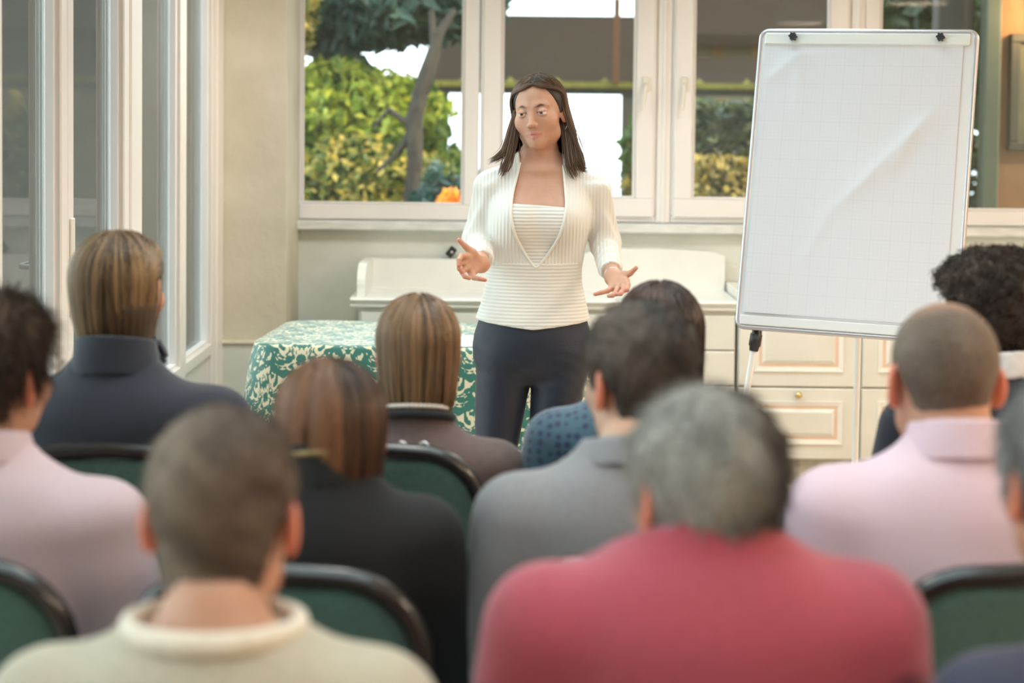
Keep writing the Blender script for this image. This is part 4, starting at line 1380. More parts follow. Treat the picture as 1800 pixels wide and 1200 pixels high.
    zl = np.array([A(x, y, -.10)[2] for y, x in vl]); xl = np.array([A(x, y, -.10)[0] for y, x in vl])
    zr = np.array([A(x, y, -.10)[2] for y, x in vr]); xr = np.array([A(x, y, -.10)[0] for y, x in vr])
    def vcut(P):
        d = np.maximum(np.interp(P[:, 2], zl, xl) - P[:, 0], P[:, 0] - np.interp(P[:, 2], zr, xr))
        d = np.maximum(d, zl[0] - P[:, 2])
        return np.maximum(d, P[:, 1] - (Y0 + .03)) * .85
    def sleeve(P):
        dL = smin(caps(P, shL, elL, .050, .0385), caps(P, elL, cuL, .040, .0335), .025)
        dR = smin(caps(P, shR, elR, .050, .041), caps(P, elR, cuR, .042, .0345), .025)
        # bunched folds where the sleeves are pushed up
        for (el, cu, dd, k) in ((elL, cuL, 'L', 1), (elR, cuR, 'R', 2)):
            ax = (cu - el) / np.linalg.norm(cu - el)
            t = (P - el) @ ax
            w = np.clip((t + .09) / .05, 0, 1)
            fold = .0034 * w * np.sin(t * 190 + 1.5 * np.sin(P[:, 0] * 40 + k) + P[:, 2] * 30)
            if k == 1: dL = np.maximum(dL + fold, t - np.linalg.norm(cu - el))
            else: dR = np.maximum(dR + fold, t - np.linalg.norm(cu - el))
        return np.minimum(dL, dR)
    def cardi0(P):
        return smin(torso(P) - .009 + .0012 * wav(P, 45, 3), sleeve(P), .008 + .034 * np.clip((P[:, 2] - 1.325) / .05, 0, 1))
    zwaist = A(940, 466, -.1)[2]
    def cardi(P):
        d = smax(cardi0(P), -vcut(P), .004)
        d = smax(d, -caps(P, neck_b + np.array((0, -.02, -.02)), neck_b + np.array((0, .0, .12)), .066, .062), .006)
        body_cut = zwaist - .012 - P[:, 2]
        inner = np.abs(P[:, 0] - xw) < .152
        arm = sleeve(P)
        return np.maximum(d, np.where(arm < .004, -1, body_cut))
    V, F = polygonize(cardi, (xs - .26, Yp - .22, 1.04), (xs + .27, Yp + .16, 1.50), .0042)
    add_part('cardigan', root, V, F, mv)
    # neckline band
    band = MB()
    pts = []
    for zs, xx_ in ((zl[::-1], xl[::-1]), (zr, xr)):
        for i in range(len(zs)):
            pts.append((xx_[i], zs[i]))
    dn = []
    for i in range(len(pts) - 1):
        for k in range(6):
            t = k / 6; dn.append((pts[i][0] * (1 - t) + pts[i + 1][0] * t, pts[i][1] * (1 - t) + pts[i + 1][1] * t))
    ys = np.linspace(Y0 - .20, Y0 + .05, 160)
    path = []
    for x, z in dn:
        if z > 1.445: continue
        dd = cardi0(np.c_[np.full(160, x), ys, np.full(160, z)])
        i = np.argmax(dd < 0)
        if dd[i] < 0: path.append(Vector((x, ys[i] + .0005, z)) - Vector(root.location))
    sm_ = [sum((path[min(max(i + j, 0), len(path) - 1)] for j in (-2, -1, 0, 1, 2)), Vector()) / 5 for i in range(len(path))]
    band.tube(sm_, .0042, 8).build('neck_band', mat('knit_band', (.84, .82, .76), .8), root)
    # ribbed inner top and waistband
    zt = A(945, 361, -.1)[2]
    def inner(P):
        d = torso(P) - .0035
        return np.maximum(np.maximum(d, P[:, 2] - zt + (P[:, 0] - xs) * .06), 1.10 - P[:, 2])
    V, F = polygonize(inner, (xs - .18, Yp - .16, 1.09), (xs + .18, Yp + .14, zt + .02), .0045)
    add_part('inner_top', root, V, F, mh)
    zhem = A(936, 580, -.1)[2]
    def waist(P):
        d = loft(P, T) - .010 + .0015 * wav(P, 35, 5)
        hem = zhem + .020 * np.clip(np.abs(P[:, 0] - xh) / .17, 0, 1)
        d = np.maximum(d, P[:, 2] - zwaist - .006)
        return smax(d, hem - P[:, 2], .003)
    V, F = polygonize(waist, (xh - .21, Yp - .16, zhem - .01), (xh + .21, Yp + .16, zwaist + .02), .0045)
    add_part('waistband', root, V, F, mh)
    # trousers
    def trous(P):
        d = np.maximum(loft(P, T) - .003, P[:, 2] - zhem - .05)
        legs = 9.0 + 0 * d
        for h, k, a in ((hipL, knL, anL), (hipR, knR, anR)):
            lg = smin(caps(P, h, k, .0885, .0575), caps(P, k, a + np.array((0, 0, -.02)), .0575, .072), .03)
            legs = np.minimum(legs, lg)
        d = smin(d, legs, .03)
        w = np.clip((P[:, 2] - .70) / .15, 0, 1) * np.clip((.90 - P[:, 2]) / .05, 0, 1)
        d = d + .0010 * w * np.sin(P[:, 2] * 150 + 3 * np.cos(P[:, 0] * 24) + 2 * wav(P, 20, 8)) + .0022 * wav(P, 18, 6)
        return np.maximum(d, .05 - P[:, 2])
    V, F = polygonize(trous, (xh - .24, Yp - .20, .03), (xh + .24, Yp + .18, .99), .0065)
    add_part('trousers', root, V, F, mat('navy_denim', (.006, .011, .027), .55, var=.2, scale=30, sheen=.08, bump=.12, bscale=220))
    for a, sx in ((anL, -1), (anR, 1)):
        def shoe(P, a=a, sx=sx):
            d = smin(caps(P, (a[0], a[1] + .03, .05), (a[0] + sx * .02, a[1] - .15, .03), .036, .026), caps(P, (a[0], a[1] + .03, .08), (a[0], a[1] + .03, .05), .034, .036), .02)
            return np.maximum(d, .002 - P[:, 2])
        V, F = polygonize(shoe, (a[0] - .07, a[1] - .2, 0), (a[0] + .07, a[1] + .08, .13), .006)
        add_part('shoe', root, V, F, MT['black_plastic'])
    # jewellery
    br = MB()
    ax = Vector(wrR - elR).normalized(); c0 = Vector(wrR - (wrR - elR) * .08) - Vector(root.location)
    u = ax.orthogonal().normalized(); v = ax.cross(u)
    br.tube([c0 + (u * math.cos(k * .2618) + v * math.sin(k * .2618)) * .0245 for k in range(24)], .0022, 6, closed=True)
    bo = br.build('bracelet', MT['steel'], root)
    for k in range(3):
        a = Vector((-.010 + k * .006, -.024, -.004 * k)) + c0
        sphere_part('bracelet_charm', root, a + Vector(root.location), .004, MT['steel'])
    for sx in (-1, 1):
        e = to_world(np.array([(sx * .079, .006, -.048)]), R, Hc)[0]
        er = MB(); c0 = Vector(e) - Vector(root.location)
        er.tube([c0 + Vector((math.sin(k * .5236) * .004, math.cos(k * .5236) * .008, math.sin(k * .5236) * .008 - .006)) for k in range(12)], .0010, 5, closed=True)
        er.build('earring', MT['steel'], root)
    # hair
    ell = ((.0, .013, .027), (.0815, .1005, .0875))
    def curl(TH, u):
        side = np.clip(np.abs(np.sin(TH)), 0, 1)**2
        return side * (.50 * u**1.7 + .06 * np.sin(u * 6 + TH * 3)) + (1 - side) * .05 * u
    def zend(th):
        return np.where(np.abs(th) > 2.2, -.205, np.where(th > 0, -.192, -.182))
    dk, lt = (.026, .014, .010), (.17, .095, .055)
    P, rr, th = flow_hair(7000, zend, 1.30, 1.62, 41, ell, K=22, r=.0011, taper_in=.05, part=.05, wob=.03, curl=curl, layer=(.975, 1.06), clump=70, phie=1.60, bias=.55)
    Hs = strands(to_world(P, R, Hc), rr, hair_cols(len(P), th, dk, lt, 3, .45))
    # locks that flick out over the shoulders
    g = np.random.default_rng(77)
    locks = []
    for n, ch, sp in ((150, [(908, 190, .0), (904, 212, -.01), (898, 240, -.03), (891, 268, -.045), (874, 277, -.05), (862, 288, -.045)], .016),
                      (110, [(908, 195, -.01), (906, 222, -.02), (900, 255, -.045), (893, 285, -.06), (885, 303, -.062), (880, 312, -.055)], .014),
                      (150, [(988, 195, .01), (1000, 222, .0), (1010, 250, -.02), (1019, 278, -.04), (1022, 296, -.05), (1034, 303, -.045)], .016),
                      (120, [(988, 205, .01), (996, 230, -.01), (1001, 262, -.04), (1003, 288, -.058), (1010, 306, -.06), (1016, 313, -.055)], .015)):
        C0 = np.array([A(*c) for c in ch])
        tt = np.linspace(0, len(ch) - 1, 22)
        base = np.stack([np.interp(tt, np.arange(len(ch)), C0[:, k]) for k in range(3)], 1)
        ker = np.array([1, 2, 3, 2, 1]) / 9
        for _ in range(2):
            pad = np.r_[base[:1], base[:1], base, base[-1:], base[-1:]]
            base = np.stack([np.convolve(pad[:, k], ker, 'valid') for k in range(3)], 1)
        off = g.normal(0, sp * .5, (n, 1, 3)) * np.array((1, .7, .5)) * np.interp(np.linspace(0, 1, 22), [0, .3, .7, 1], [.35, .8, 1.0, .8])[None, :, None]
        w = .004 * np.sin(np.linspace(0, 5, 22)[None, :, None] + g.uniform(0, 6.28, (n, 1, 3)))
        ln = g.uniform(.72, 1.0, n)
        full = base[None] + off + w * np.linspace(0, 1, 22)[None, :, None]
        idx = ln[:, None] * np.linspace(0, 21, 22)[None]
        i0 = np.minimum(idx.astype(int), 20); fr = (idx - i0)[..., None]
        Pk = np.take_along_axis(full, i0[..., None].repeat(3, 2), 1) * (1 - fr) + np.take_along_axis(full, (i0 + 1)[..., None].repeat(3, 2), 1) * fr
        rk = .0011 * g.uniform(.6, 1.2, (n, 1)) * np.clip((1.03 - np.linspace(0, 1, 22)) * 3, .12, 1)[None]
        locks.append(strands(Pk, rk, hair_cols(n, g.uniform(-3, 3, n), dk, (.20, .115, .07), 5, .4)))
    Hs = join([Hs] + locks)
    def capf(L):
        d = elli(L, ell[0], np.array(ell[1]) * .960)
        d = smin(d, loft(L, dense([(-.17, 0, .045, .075, .022), (-.08, 0, .045, .070, .035), (.0, 0, .04, .070, .055), (.03, 0, .03, .06, .05)])), .02)
        return smax(d, (-1.30 * L[:, 1] + .002 - L[:, 2] - .50 * np.maximum(np.abs(L[:, 0] - .006) - .022, 0)) * .6, .006)
    Vc, Fc = polygonize(capf, (-.10, -.11, -.19), (.10, .14, .13), .0045)
    Cc = np.repeat(np.array([dk]), len(Vc), 0)
    V, F, Cc = join([Hs, (to_world(Vc, R, Hc), Fc, Cc)])
    add_part('hair', root, V, F, MT['hair'], Cc)
    return root

# ================================================================== seated audience
def seated(label, hx, hy, D, hs=1.0, yaw=0., pitch=0., roll=0., byaw=0., dx=0., w=1.0, top=None, hair=None, skin=(.56, .30, .20),
           collar=None, neck_r=.055, jaw=1.0, thick=.012, lean=0., trousers=(.03, .03, .04), sleeve_g=.014, extra=None, fold=.004, q=1.0, hair_lift=.008, zn=.615, nslope=.28):
    ztop = at(hx, hy, D)
    Hc = np.array((ztop.x, D, ztop.z - (.110 * hs + hair_lift)))
    R = rotm(math.pi + yaw, pitch, roll)
    Zs = .475
    s = (ztop.z - Zs) / .845
    O = np.array((Hc[0] + dx, Hc[1] - .045 - lean, Zs))
    B = rotm(math.pi + byaw)
    root = person_root((O[0], O[1], 0), label)
    hl = lambda P: (P - Hc) @ R
    SV = np.array((s, s, s * q))
    W = lambda P: to_world(P * SV, B, O)
    inv = lambda P: ((P - O) @ B) / SV
    Dl = dense([(-.02, 0, 0, .165 * w, .125), (.10, 0, 0, .163 * w, .118), (.25, 0, .005, .163 * w, .112), (.38, 0, .010, .176 * w, .115),
                (.455, 0, .015, .186 * w, .112), (.515, 0, .020, .178 * w, .100), (.555, 0, .020, .138 * w, .084), (.588, 0, .016, .092, .068), (.62, 0, .012, .068, .060), (.66, 0, .008, .056, .055)])
    arm = []
    for sx in (-1, 1):
        arm.append(((sx * .188 * w, .016, .495), (sx * .245 * w, -.005, .225), (sx * .10, -.27, .165)))
    hn = [inv(np.array([Hc + R @ (np.array((0, .022, -.06)) * hs)]))[0]]
    def torso(P, t=0.0, g=0.0):
        d = loft(P, Dl) - t
        for (a, b, c) in arm:
            m = smin(caps(P, a, b, .052 + g, .040 + g), caps(P, b, c, .040 + g, .029 + g), .03)
            d = smin(d, m, .05)
        return d
    # skin: head and neck fine, the rest coarse
    def headf(P):
        L = hl(P) / hs
        d = ears(L, face(L, jaw), 1.08, .0785) * hs
        nk = caps(P, Hc + R @ (np.array((0, .020, -.050)) * hs), W(np.array([(0, .016, .56)]))[0], neck_r * hs, neck_r * 1.06)
        return smin(d, nk, .028)
    nb = W(np.array([(0, .016, .53)]))[0]
    lo = np.minimum(Hc - .13 * hs, nb - .07); hi = np.maximum(Hc + .13 * hs, nb + .07)
    V1, F1 = polygonize(headf, lo, hi, .0042)
    C1 = skin_cols(hl(V1) / hs, skin, ear_red=.75, brows=(.10, .06, .04))
    def low(P):
        d = torso(P, -.012, -.008)
        for sx in (-1, 1):
            c = np.array((sx * .10, -.27, .165))
            d = smin(d, caps(P, c, c + np.array((-sx * .04, -.08, -.01)), .03, .026), .02)
            for k in range(4):
                f0 = c + np.array((-sx * (.025 + .0 * k), -.09, -.012)) + np.array((sx * (k - 1.5) * .02, 0, 0))
                d = np.minimum(d, smin(caps(P, f0, f0 + np.array((-sx * .012, -.04, -.008)), .0095, .009), caps(P, f0 + np.array((-sx * .012, -.04, -.008)), f0 + np.array((-sx * .02, -.065, -.025)), .009, .008), .003))
            d = np.minimum(d, caps(P, c + np.array((-sx * .03, -.02, .01)), c + np.array((-sx * .075, -.06, .008)), .012, .009))
            k, a = np.array((sx * .11, -.44, .075)), np.array((sx * .11, -.42, (.10 - Zs) / (s * q)))
            d = smin(d, smin(caps(P, (sx * .085, -.02, .075), k, .07, .05), caps(P, k, a, .048, .034), .02), .03)
        return d
    V0, F0 = polygonize(low, (-.33, -.53, (.08 - Zs) / (s * q)), (.33, .15, .64), .014)
    V, F, Cc = join([(V1, F1, C1), (W(V0), F0, np.repeat(np.array(skin)[None], len(V0), 0))])
    add_part('body', root, V, F, MT['skin'], Cc)
    for sx in (-1, 1):
        Ve, Fe, Ce = eye_mesh(R, Hc, hs, (0, -1, 0), (.12, .08, .05), sx)
        add_part('eye', root, Ve, Fe, MT['eye'], Ce)
    # garment
    def garment(P):
        d = torso(P, thick, sleeve_g)
        d = d + fold * wav(P, 22, abs(int(hx))) * .6 + fold * .8 * np.clip(1 - np.abs(P[:, 2] - .12) / .15, 0, 1) * np.sin(P[:, 2] * 95 + 4 * P[:, 0] * 10)
        for (a, b, c) in arm:
            d = smax(d, -ball(P, np.array(c) + np.array((0, -.035, 0)), .045), .004)
        d = np.maximum(d, (P[:, 2] - zn) - nslope * (P[:, 1] - .015))
        return np.maximum(d, -.01 - P[:, 2])
    V, F = polygonize(garment, (-.36, -.36, -.02), (.36, .17, .68), .0085)
    add_part('top', root, W(V), F, top)
    def legs(P):
        d = np.maximum(loft(P, dense([(-.03, 0, -.01, .17, .13), (.05, 0, -.01, .165, .125), (.12, 0, 0, .16, .115)])) - .004, P[:, 2] - .12)
        for sx in (-1, 1):
            k, a = np.array((sx * .11, -.44, .075)), np.array((sx * .11, -.42, (.08 - Zs) / (s * q)))
            d = smin(d, smin(caps(P, (sx * .085, -.02, .075), k, .086, .066), caps(P, k, a, .064, .052), .03), .03)
        return np.maximum(d + .003 * wav(P, 25, 4), (.06 - Zs) / (s * q) - P[:, 2])
    V, F = polygonize(legs, (-.21, -.53, (.05 - Zs) / (s * q)), (.21, .14, .14), .012)
    add_part('trousers', root, W(V), F, mat('trousers_cloth', trousers, .8, var=.15, scale=40))
    for sx in (-1, 1):
        az = (0.0 - Zs) / (s * q)
        def shoe(P):
            d = smin(caps(P, (sx * .11, -.395, az + .05), (sx * .12, -.57, az + .032), .040, .030), caps(P, (sx * .11, -.40, az + .10), (sx * .11, -.395, az + .05), .036, .04), .02)
            return np.maximum(d, az + .003 - P[:, 2])
        V, F = polygonize(shoe, (sx * .11 - .06, -.62, az), (sx * .11 + .06, -.33, az + .15), .009)
        add_part('shoe', root, W(V), F, MT['black_plastic'])
    # collar
    def ellipse_ring(a, b, z0, k=40, cy=.012, slope=.28):
        return [Vector(W(np.array([(a * math.cos(2 * math.pi * i / k), cy + b * math.sin(2 * math.pi * i / k), z0 + slope * b * math.sin(2 * math.pi * i / k))]))[0]) - Vector(root.location) for i in range(k)]
    if collar:
        kind, cm = collar[0], collar[1]
        if kind == 'crew':
            MB().tube(ellipse_ring(collar[2], collar[2] * .92, zn + .004, slope=nslope), [collar[3]] * 40, 10, closed=True, flat=.75).build('collar', cm, root)
        else:
            z0, z1, a0, a1 = collar[2:6]
            DD = dense([(z0, 0, .014, a0, a0 * .95), ((z0 + z1) / 2, 0, .012, (a0 + a1) / 2, (a0 + a1) / 2 * .97), (z1, 0, .008, a1, a1)])
            def col(P):
                q = P.copy(); q[:, 2] = P[:, 2] - .22 * (P[:, 1] - .012)
                return np.maximum(np.abs(loft(q, np.r_[[DD[0] - [.2, 0, 0, 0, 0]], DD, [DD[-1] + [.2, 0, 0, 0, 0]]])) - .0045, np.maximum(z0 - q[:, 2], q[:, 2] - z1)) + .0012 * wav(P, 40, 3)
            V, F = polygonize(col, (-.14, -.14, z0 - .05), (.14, .16, z1 + .05), .0048)
            add_part('collar', root, W(V), F, cm)
    # hair
    if hair: hair(root, R, Hc, hs)
    if extra: extra(root, R, Hc, hs, W, ellipse_ring)
    return root, O, s

# ---- hair styles (all in the head frame)
def zline(y, front=.062, nape=-.068):
    return np.interp(y, [-.10, -.080, -.060, -.040, -.028, -.010, .012, .034, .050, .075, .12],
                     [front, front, front - .012, .020, -.012, -.022, .028, -.022, nape + .010, nape, nape])

def crop_hair(dark, light, t_top=.012, t_side=.005, front=.062, nape=-.068, fur=2500, length=.014, up=.25, r=.0011, rough=.003, crown=None, seed=1, sideways=0., jaw=1.0, curly=0.0, grey_lit_side=None):
    def fn(root, R, Hc, hs):
        def capf(L):
            d = smin(skull(L, jaw), caps(L, (0, .020, -.050), (0, .026, -.150), .0555, .0565), .028)
            tt = t_side + (t_top - t_side) * np.clip((L[:, 2] + .01) / .09, 0, 1)
            bumps = rough * wav(L, 160, seed) + rough * .8 * wav(L, 70, seed + 1)
            return smax(d - tt + bumps, (zline(L[:, 1], front, nape) - L[:, 2]) * .55 + .0, .006)
        V, F = polygonize(capf, (-.115, -.125, -.135), (.115, .14, .15), .0042)
        g = np.random.default_rng(seed)
        N = vnormals(V, F)
        def colour(L, m=None):
            k = np.clip(.5 + .5 * wav(L, 55, seed + 2), 0, 1)
            if grey_lit_side is not None: k = np.clip(k + grey_lit_side(L), 0, 1)
            c = np.array(dark)[None] * (1 - k[:, None]) + np.array(light)[None] * k[:, None]
            if crown is not None:
                q = np.clip(1 - ball(L, crown[0], crown[1]) / crown[2], 0, 1)[:, None] * crown[4]
                c = c * (1 - q) + np.array(crown[3])[None] * q
            return c
        parts = [(to_world(V, R, Hc, hs), F, colour(V))]
        if fur:
            i = g.integers(0, len(V), fur); i = i[np.minimum(skull(V[i]), caps(V[i], (0, .020, -.050), (0, .026, -.150), .0545, .0555)) > .0]
            n = N[i]; S = len(i)
            down = np.array((0, .35, -1.0)); flow = down - n * (n @ down)[:, None]
            flow += sideways * np.array((1, 0, 0))
            d = flow * (1 - up) + n * up + g.normal(0, .28, (S, 3))
            d /= np.linalg.norm(d, axis=1)[:, None]
            ln = length * g.uniform(.5, 1.3, S)
            K = 7 if curly else 4
            t = np.linspace(0, 1, K)
            P = V[i][:, None] - n[:, None] * .002 + d[:, None] * (ln[:, None] * t)[..., None] + np.array((0, 0, -1))[None, None] * (ln[:, None] * t**2 * .25)[..., None]
            if curly:
                a = np.cross(d, n); a /= np.linalg.norm(a, axis=1)[:, None] + 1e-9
                b = np.cross(d, a); ph = g.uniform(0, 6.28, S)[:, None]
                w = t[None] * 9 + ph
                P = P + (a[:, None] * np.cos(w)[..., None] + b[:, None] * np.sin(w)[..., None]) * curly
            rr = r * np.repeat(np.clip(1.1 - t, .15, 1)[None], S, 0)
            Vs, Fs, _ = strands(to_world(P, R, Hc, hs), rr * hs, np.zeros((S, 3)))
            cc = np.repeat(colour(V[i]) * g.uniform(.75, 1.25, S)[:, None], K * 4, 0)
            parts.append((Vs, Fs, cc))
        V, F, Cc = join(parts)
        add_part('hair', root, V, F, MT['crop'] if not curly else MT['hair_base'], Cc)
    return fn

def bob_hair(dark, light, zback, zside, S=2600, fl=1.5, fr=1.5, taper=.2, seed=2, streak=.45, vol=1.0, r=.0017, side=None, curl=None, part=0., wob=.02, zbase=None, bangs=True):
    def fn(root, R, Hc, hs):
        ell = ((0, .015, .027), (.083 * vol, .104 * vol, .0905 * (1 + (vol - 1) * .6)))
        def zend(th):
            k = np.clip((np.abs(th) - 1.4) / 1.2, 0, 1)
            return zside * (1 - k) + zback * k
        P, rr, th = flow_hair(S, zend, fl, fr, seed, ell, K=16, r=r, taper_in=taper, part=part, wob=wob, curl=curl, layer=(.975, 1.05), clump=55)
        Hs = strands(to_world(P, R, Hc, hs), rr * hs, hair_cols(len(P), th, dark, light, seed, streak, side))
        zb = zback if zbase is None else zbase
        e1 = np.array(ell[1])
        Dn = dense([(zb, 0, .030, .076 * (1 - taper * .6) * vol, .070 * (1 - taper * .6) * vol), (zb * .5 - .01, 0, .024, .076 * vol, .078 * vol), (.0, 0, .018, .079 * vol, .092 * vol), (.03, 0, .015, .07, .08)])
        def capf(L):
            d = elli(L, ell[0], e1 * .975)
            d = smin(d, loft(L, Dn), .012)
            cut = np.maximum(-1.15 * L[:, 1] - .030 - L[:, 2], -(L[:, 1] - .012) * .9)
            cut = np.where(L[:, 2] > .02, -1.25 * L[:, 1] - .026 - L[:, 2], np.minimum(-L[:, 1] - .006, .05))
            return smax(d + .0012 * np.sin(np.arctan2(L[:, 0], L[:, 1]) * 40), cut * .6, .006)
        Vc, Fc = polygonize(capf, (-.11, -.12, zb - .01), (.11, .14, .14), .005)
        Cb = np.repeat(np.array([np.array(dark) * .8 + np.array(light) * .12]), len(Vc), 0)
        V, F, Cc = join([Hs, (to_world(Vc, R, Hc, hs), Fc, Cb)])
        add_part('hair', root, V, F, MT['hair'], Cc)
    return fn

# ================================================================== chairs
def make_chair():
    ev = empty('banquet_chair', (0, 0, 0))
    hw = .205
    def yb(z): return .155 + .075 * (z - .45) / .48
    # back frame: up one side, over the rounded top, down the other
    path = [(-hw, yb(.42) - .01, .42), (-hw, yb(.6), .60), (-hw, yb(.74), .74)]
    rc = .125
    for k in range(1, 9):
        a = math.pi - k * math.pi / 16
        x, z = -hw + rc + rc * math.cos(a), .82 + rc * math.sin(a) + .0
        path.append((x, yb(z), z))
    path.append((0, yb(.950), .950))
    path += [(-x, y, z) for x, y, z in reversed(path[:-1])]
    MB().tube(path, .0205, 12, flat=.75, up=(0, 1, 0)).build('back_frame', MT['black_metal'], ev)
    # upholstered back
    out = []
    iw = hw - .014
    for cx, cz, a0, r in ((iw - .105, .825, 0, .105), (-iw + .105, .825, 90, .105), (-iw + .03, .50, 180, .03), (iw - .03, .50, 270, .03)):
        for k in range(9):
            a = math.radians(a0 + 90 * k / 8); out.append((cx + r * math.cos(a), cz + r * math.sin(a)))
    vs, fs = [], []
    n = len(out)
    rings = [(.90, -.034), (.985, -.028), (1.0, -.012), (1.0, .006), (.985, .013), (.90, .016), (.5, .0175)]
    cz = .70
    for sc, dy in rings:
        for x, z in out:
            z2 = cz + (z - cz) * sc
            vs.append((x * sc, yb(z2) + dy, z2))
    for i in range(len(rings) - 1):
        for k in range(n):
            l = (k + 1) % n
            fs.append((i * n + k, i * n + l, (i + 1) * n + l, (i + 1) * n + k))
    fs.append(tuple(reversed(range(n)))); fs.append(tuple(range((len(rings) - 1) * n, len(rings) * n)))
    m = MB(); m.add(vs, fs, True); m.build('backrest', MT['chair_green'], ev)
    # seat
    s = MB()
    rings = [(.93, .405), (1.0, .412), (1.0, .445), (.975, .462), (.90, .470), (.5, .474)]
    o2 = rrect(.215, .215, .06, 6); n = len(o2); vs, fs = [], []
    for sc, z in rings:
        for x, y in o2: vs.append((x * sc, -.075 + y * sc, z))
    for i in range(len(rings) - 1):
        for k in range(n):
            l = (k + 1) % n
            fs.append((i * n + k, i * n + l, (i + 1) * n + l, (i + 1) * n + k))
    fs.append(tuple(reversed(range(n)))); fs.append(tuple(range((len(rings) - 1) * n, len(rings) * n)))
    s.add(vs, fs, True); s.build('seat', MT['chair_green'], ev)
    MB().box(-.2, .2, -.27, .13, .385, .406, .008).build('seat_frame', MT['black_metal'], ev)
    for sx in (-1, 1):
        MB().tube([(sx * hw, yb(.42) - .01, .43), (sx * hw, yb(.3) + .03, .25), (sx * hw, .235, 0)], .0135, 10).build('leg', MT['black_metal'], ev)
        MB().tube([(sx * .19, -.25, .40), (sx * .20, -.275, .02), (sx * .20, -.276, 0)], .0125, 10).build('leg', MT['black_metal'], ev)
        MB().tube([(sx * .20, -.268, .16), (sx * hw, .20, .16)], .008, 8).build('stretcher', MT['black_metal'], ev)
    return ev

CHAIR0 = make_chair()
chair_used = [False]
def place_chair(x, y, label, rz=0.0):
    c = CHAIR0 if not chair_used[0] else copy_tree(CHAIR0)
    chair_used[0] = True
    c.location = (x, y, 0); c.rotation_euler = (0, 0, math.pi + rz)
    return tag(c, label, 'chair', 'green banquet chairs of the audience')

presenter()

def fab(name, c, var=.08, scale=60, sheen=.12, bump=.1, bscale=250, rough=.85, base2=None):
    return mat(name, c, rough, var=var if base2 is None else 0, base2=base2, scale=scale, sheen=sheen, bump=bump, bscale=bscale)

def dotted(name, c, d):
    m, N, L, b = nt(name)
    tc = N.new('ShaderNodeTexCoord'); v = N.new('ShaderNodeTexVoronoi'); v.inputs['Scale'].default_value = 55; v.inputs['Randomness'].default_value = .25
    L.new(tc.outputs['Object'], v.inputs['Vector'])
    r = N.new('ShaderNodeMapRange'); r.inputs[1].default_value = .32; r.inputs[2].default_value = .42; L.new(v.outputs['Distance'], r.inputs[0])
    x = N.new('ShaderNodeMix'); x.data_type = 'RGBA'; x.inputs[6].default_value = (*d, 1); x.inputs[7].default_value = (*c, 1)
    L.new(r.outputs[0], x.inputs[0]); L.new(x.outputs[2], b.inputs['Base Color']); b.inputs['Roughness'].default_value = .9; b.inputs['Sheen Weight'].default_value = .4
    return m

# ---- row nearest the presenter
navy = fab('navy_fleece', (.016, .020, .034), sheen=.2)
def a1_extra(root, R, Hc, hs, W, ring):
    # ruffled scarf standing out at the right of the collar
    g = np.random.default_rng(5)
    def ruf(P):
        d = 9 + 0 * P[:, 0]
        for k in range(7):
            a = -2.25 + k * .16
            c = np.array((.100 * math.cos(a), .012 + .085 * math.sin(a), .645 - .016 * abs(k - 2)))
            d = np.minimum(d, elli(P, c, (.020, .018, .024)))
        return d + .0045 * np.sin(P[:, 2] * 300 + 5 * np.sin(P[:, 0] * 120))
    V, F = polygonize(ruf, (-.16, -.13, .55), (.16, .10, .71), .004)
    if len(V): add_part('ruffled_scarf', root, W(V), F, fab('scarf_navy', (.018, .018, .034)))
r1, O, s = seated('woman with streaked brown bob and navy stand collar jacket by the glass door', 216, 402, 3.45, hs=.98, q=.97, yaw=-.42, pitch=.0, w=1.05, byaw=-.05, dx=.0,
       top=navy, neck_r=.048, collar=('stand', navy, .575, .655, .086, .072), jaw=.92, sleeve_g=.018, hair_lift=.014,
       hair=bob_hair((.030, .017, .010), (.30, .185, .085), -.158, -.145, S=3200, fl=1.55, fr=1.75, taper=.38, seed=21, streak=.55, vol=1.06,
                     side=lambda th: 1.15 - .45 * np.sign(np.sin(th))), extra=a1_extra)
place_chair(at(205, 900, O[1] - .17).x, O[1], 'green chair of the woman in the navy stand collar jacket')

mauve = fab('mauve_brown_knit', (.105, .070, .066), sheen=.15)
black_knit = fab('black_knit', (.006, .006, .008))
pearl = mat('pearl', (.72, .66, .60), .2, coat=.5)
def a2_extra(root, R, Hc, hs, W, ring):
    pts = ring(.074, .074, .640, 46)
    for p in pts:
        sphere_part('pearl', root, p + Vector(root.location), .0052, pearl, n=6)
    # jewelled bow closing the keyhole at the nape
    cm = mat('paste_stones', (.55, .55, .58), .15, metallic=.6)
    def wp(x, z): return Vector(W(np.array([(x, .130 - .35 * max(0, z - .515), z)]))[0]) - Vector(root.location)
    for sx in (-1, 1):
        lp = [wp(sx * (.005 + .030 * math.sin(t * math.pi / 8)), .560 + .014 * math.sin(t * math.pi / 4)) for t in range(9)]
        MB().tube(lp, .0036, 8).build('bow_loop', cm, root)
    MB().tube([wp(0, .56), wp(-.010, .545), wp(-.012, .525)], [.003, .005, .007], 8).build('bow_tail', cm, root)
    MB().tube([wp(.008, .57), wp(.009, .555), wp(.006, .53)], .006, 8).build('keyhole_edge', black_knit, root)
r2, O, s = seated('woman with light brown bob, pearl necklace and mauve brown cardigan in front of the table', 735, 514, 3.50, hs=.98, q=.91, yaw=.12, pitch=.05, w=1.0, dx=.0,
       top=mauve, neck_r=.046, collar=('crew', black_knit, .088, .008), jaw=.9, hair_lift=.012,
       hair=bob_hair((.040, .021, .011), (.32, .18, .085), -.122, -.100, S=3400, fl=1.45, fr=1.45, taper=.15, seed=22, streak=.5, vol=1.02,
                     side=lambda th: 1.1 - .3 * np.sign(np.sin(th))), extra=a2_extra)
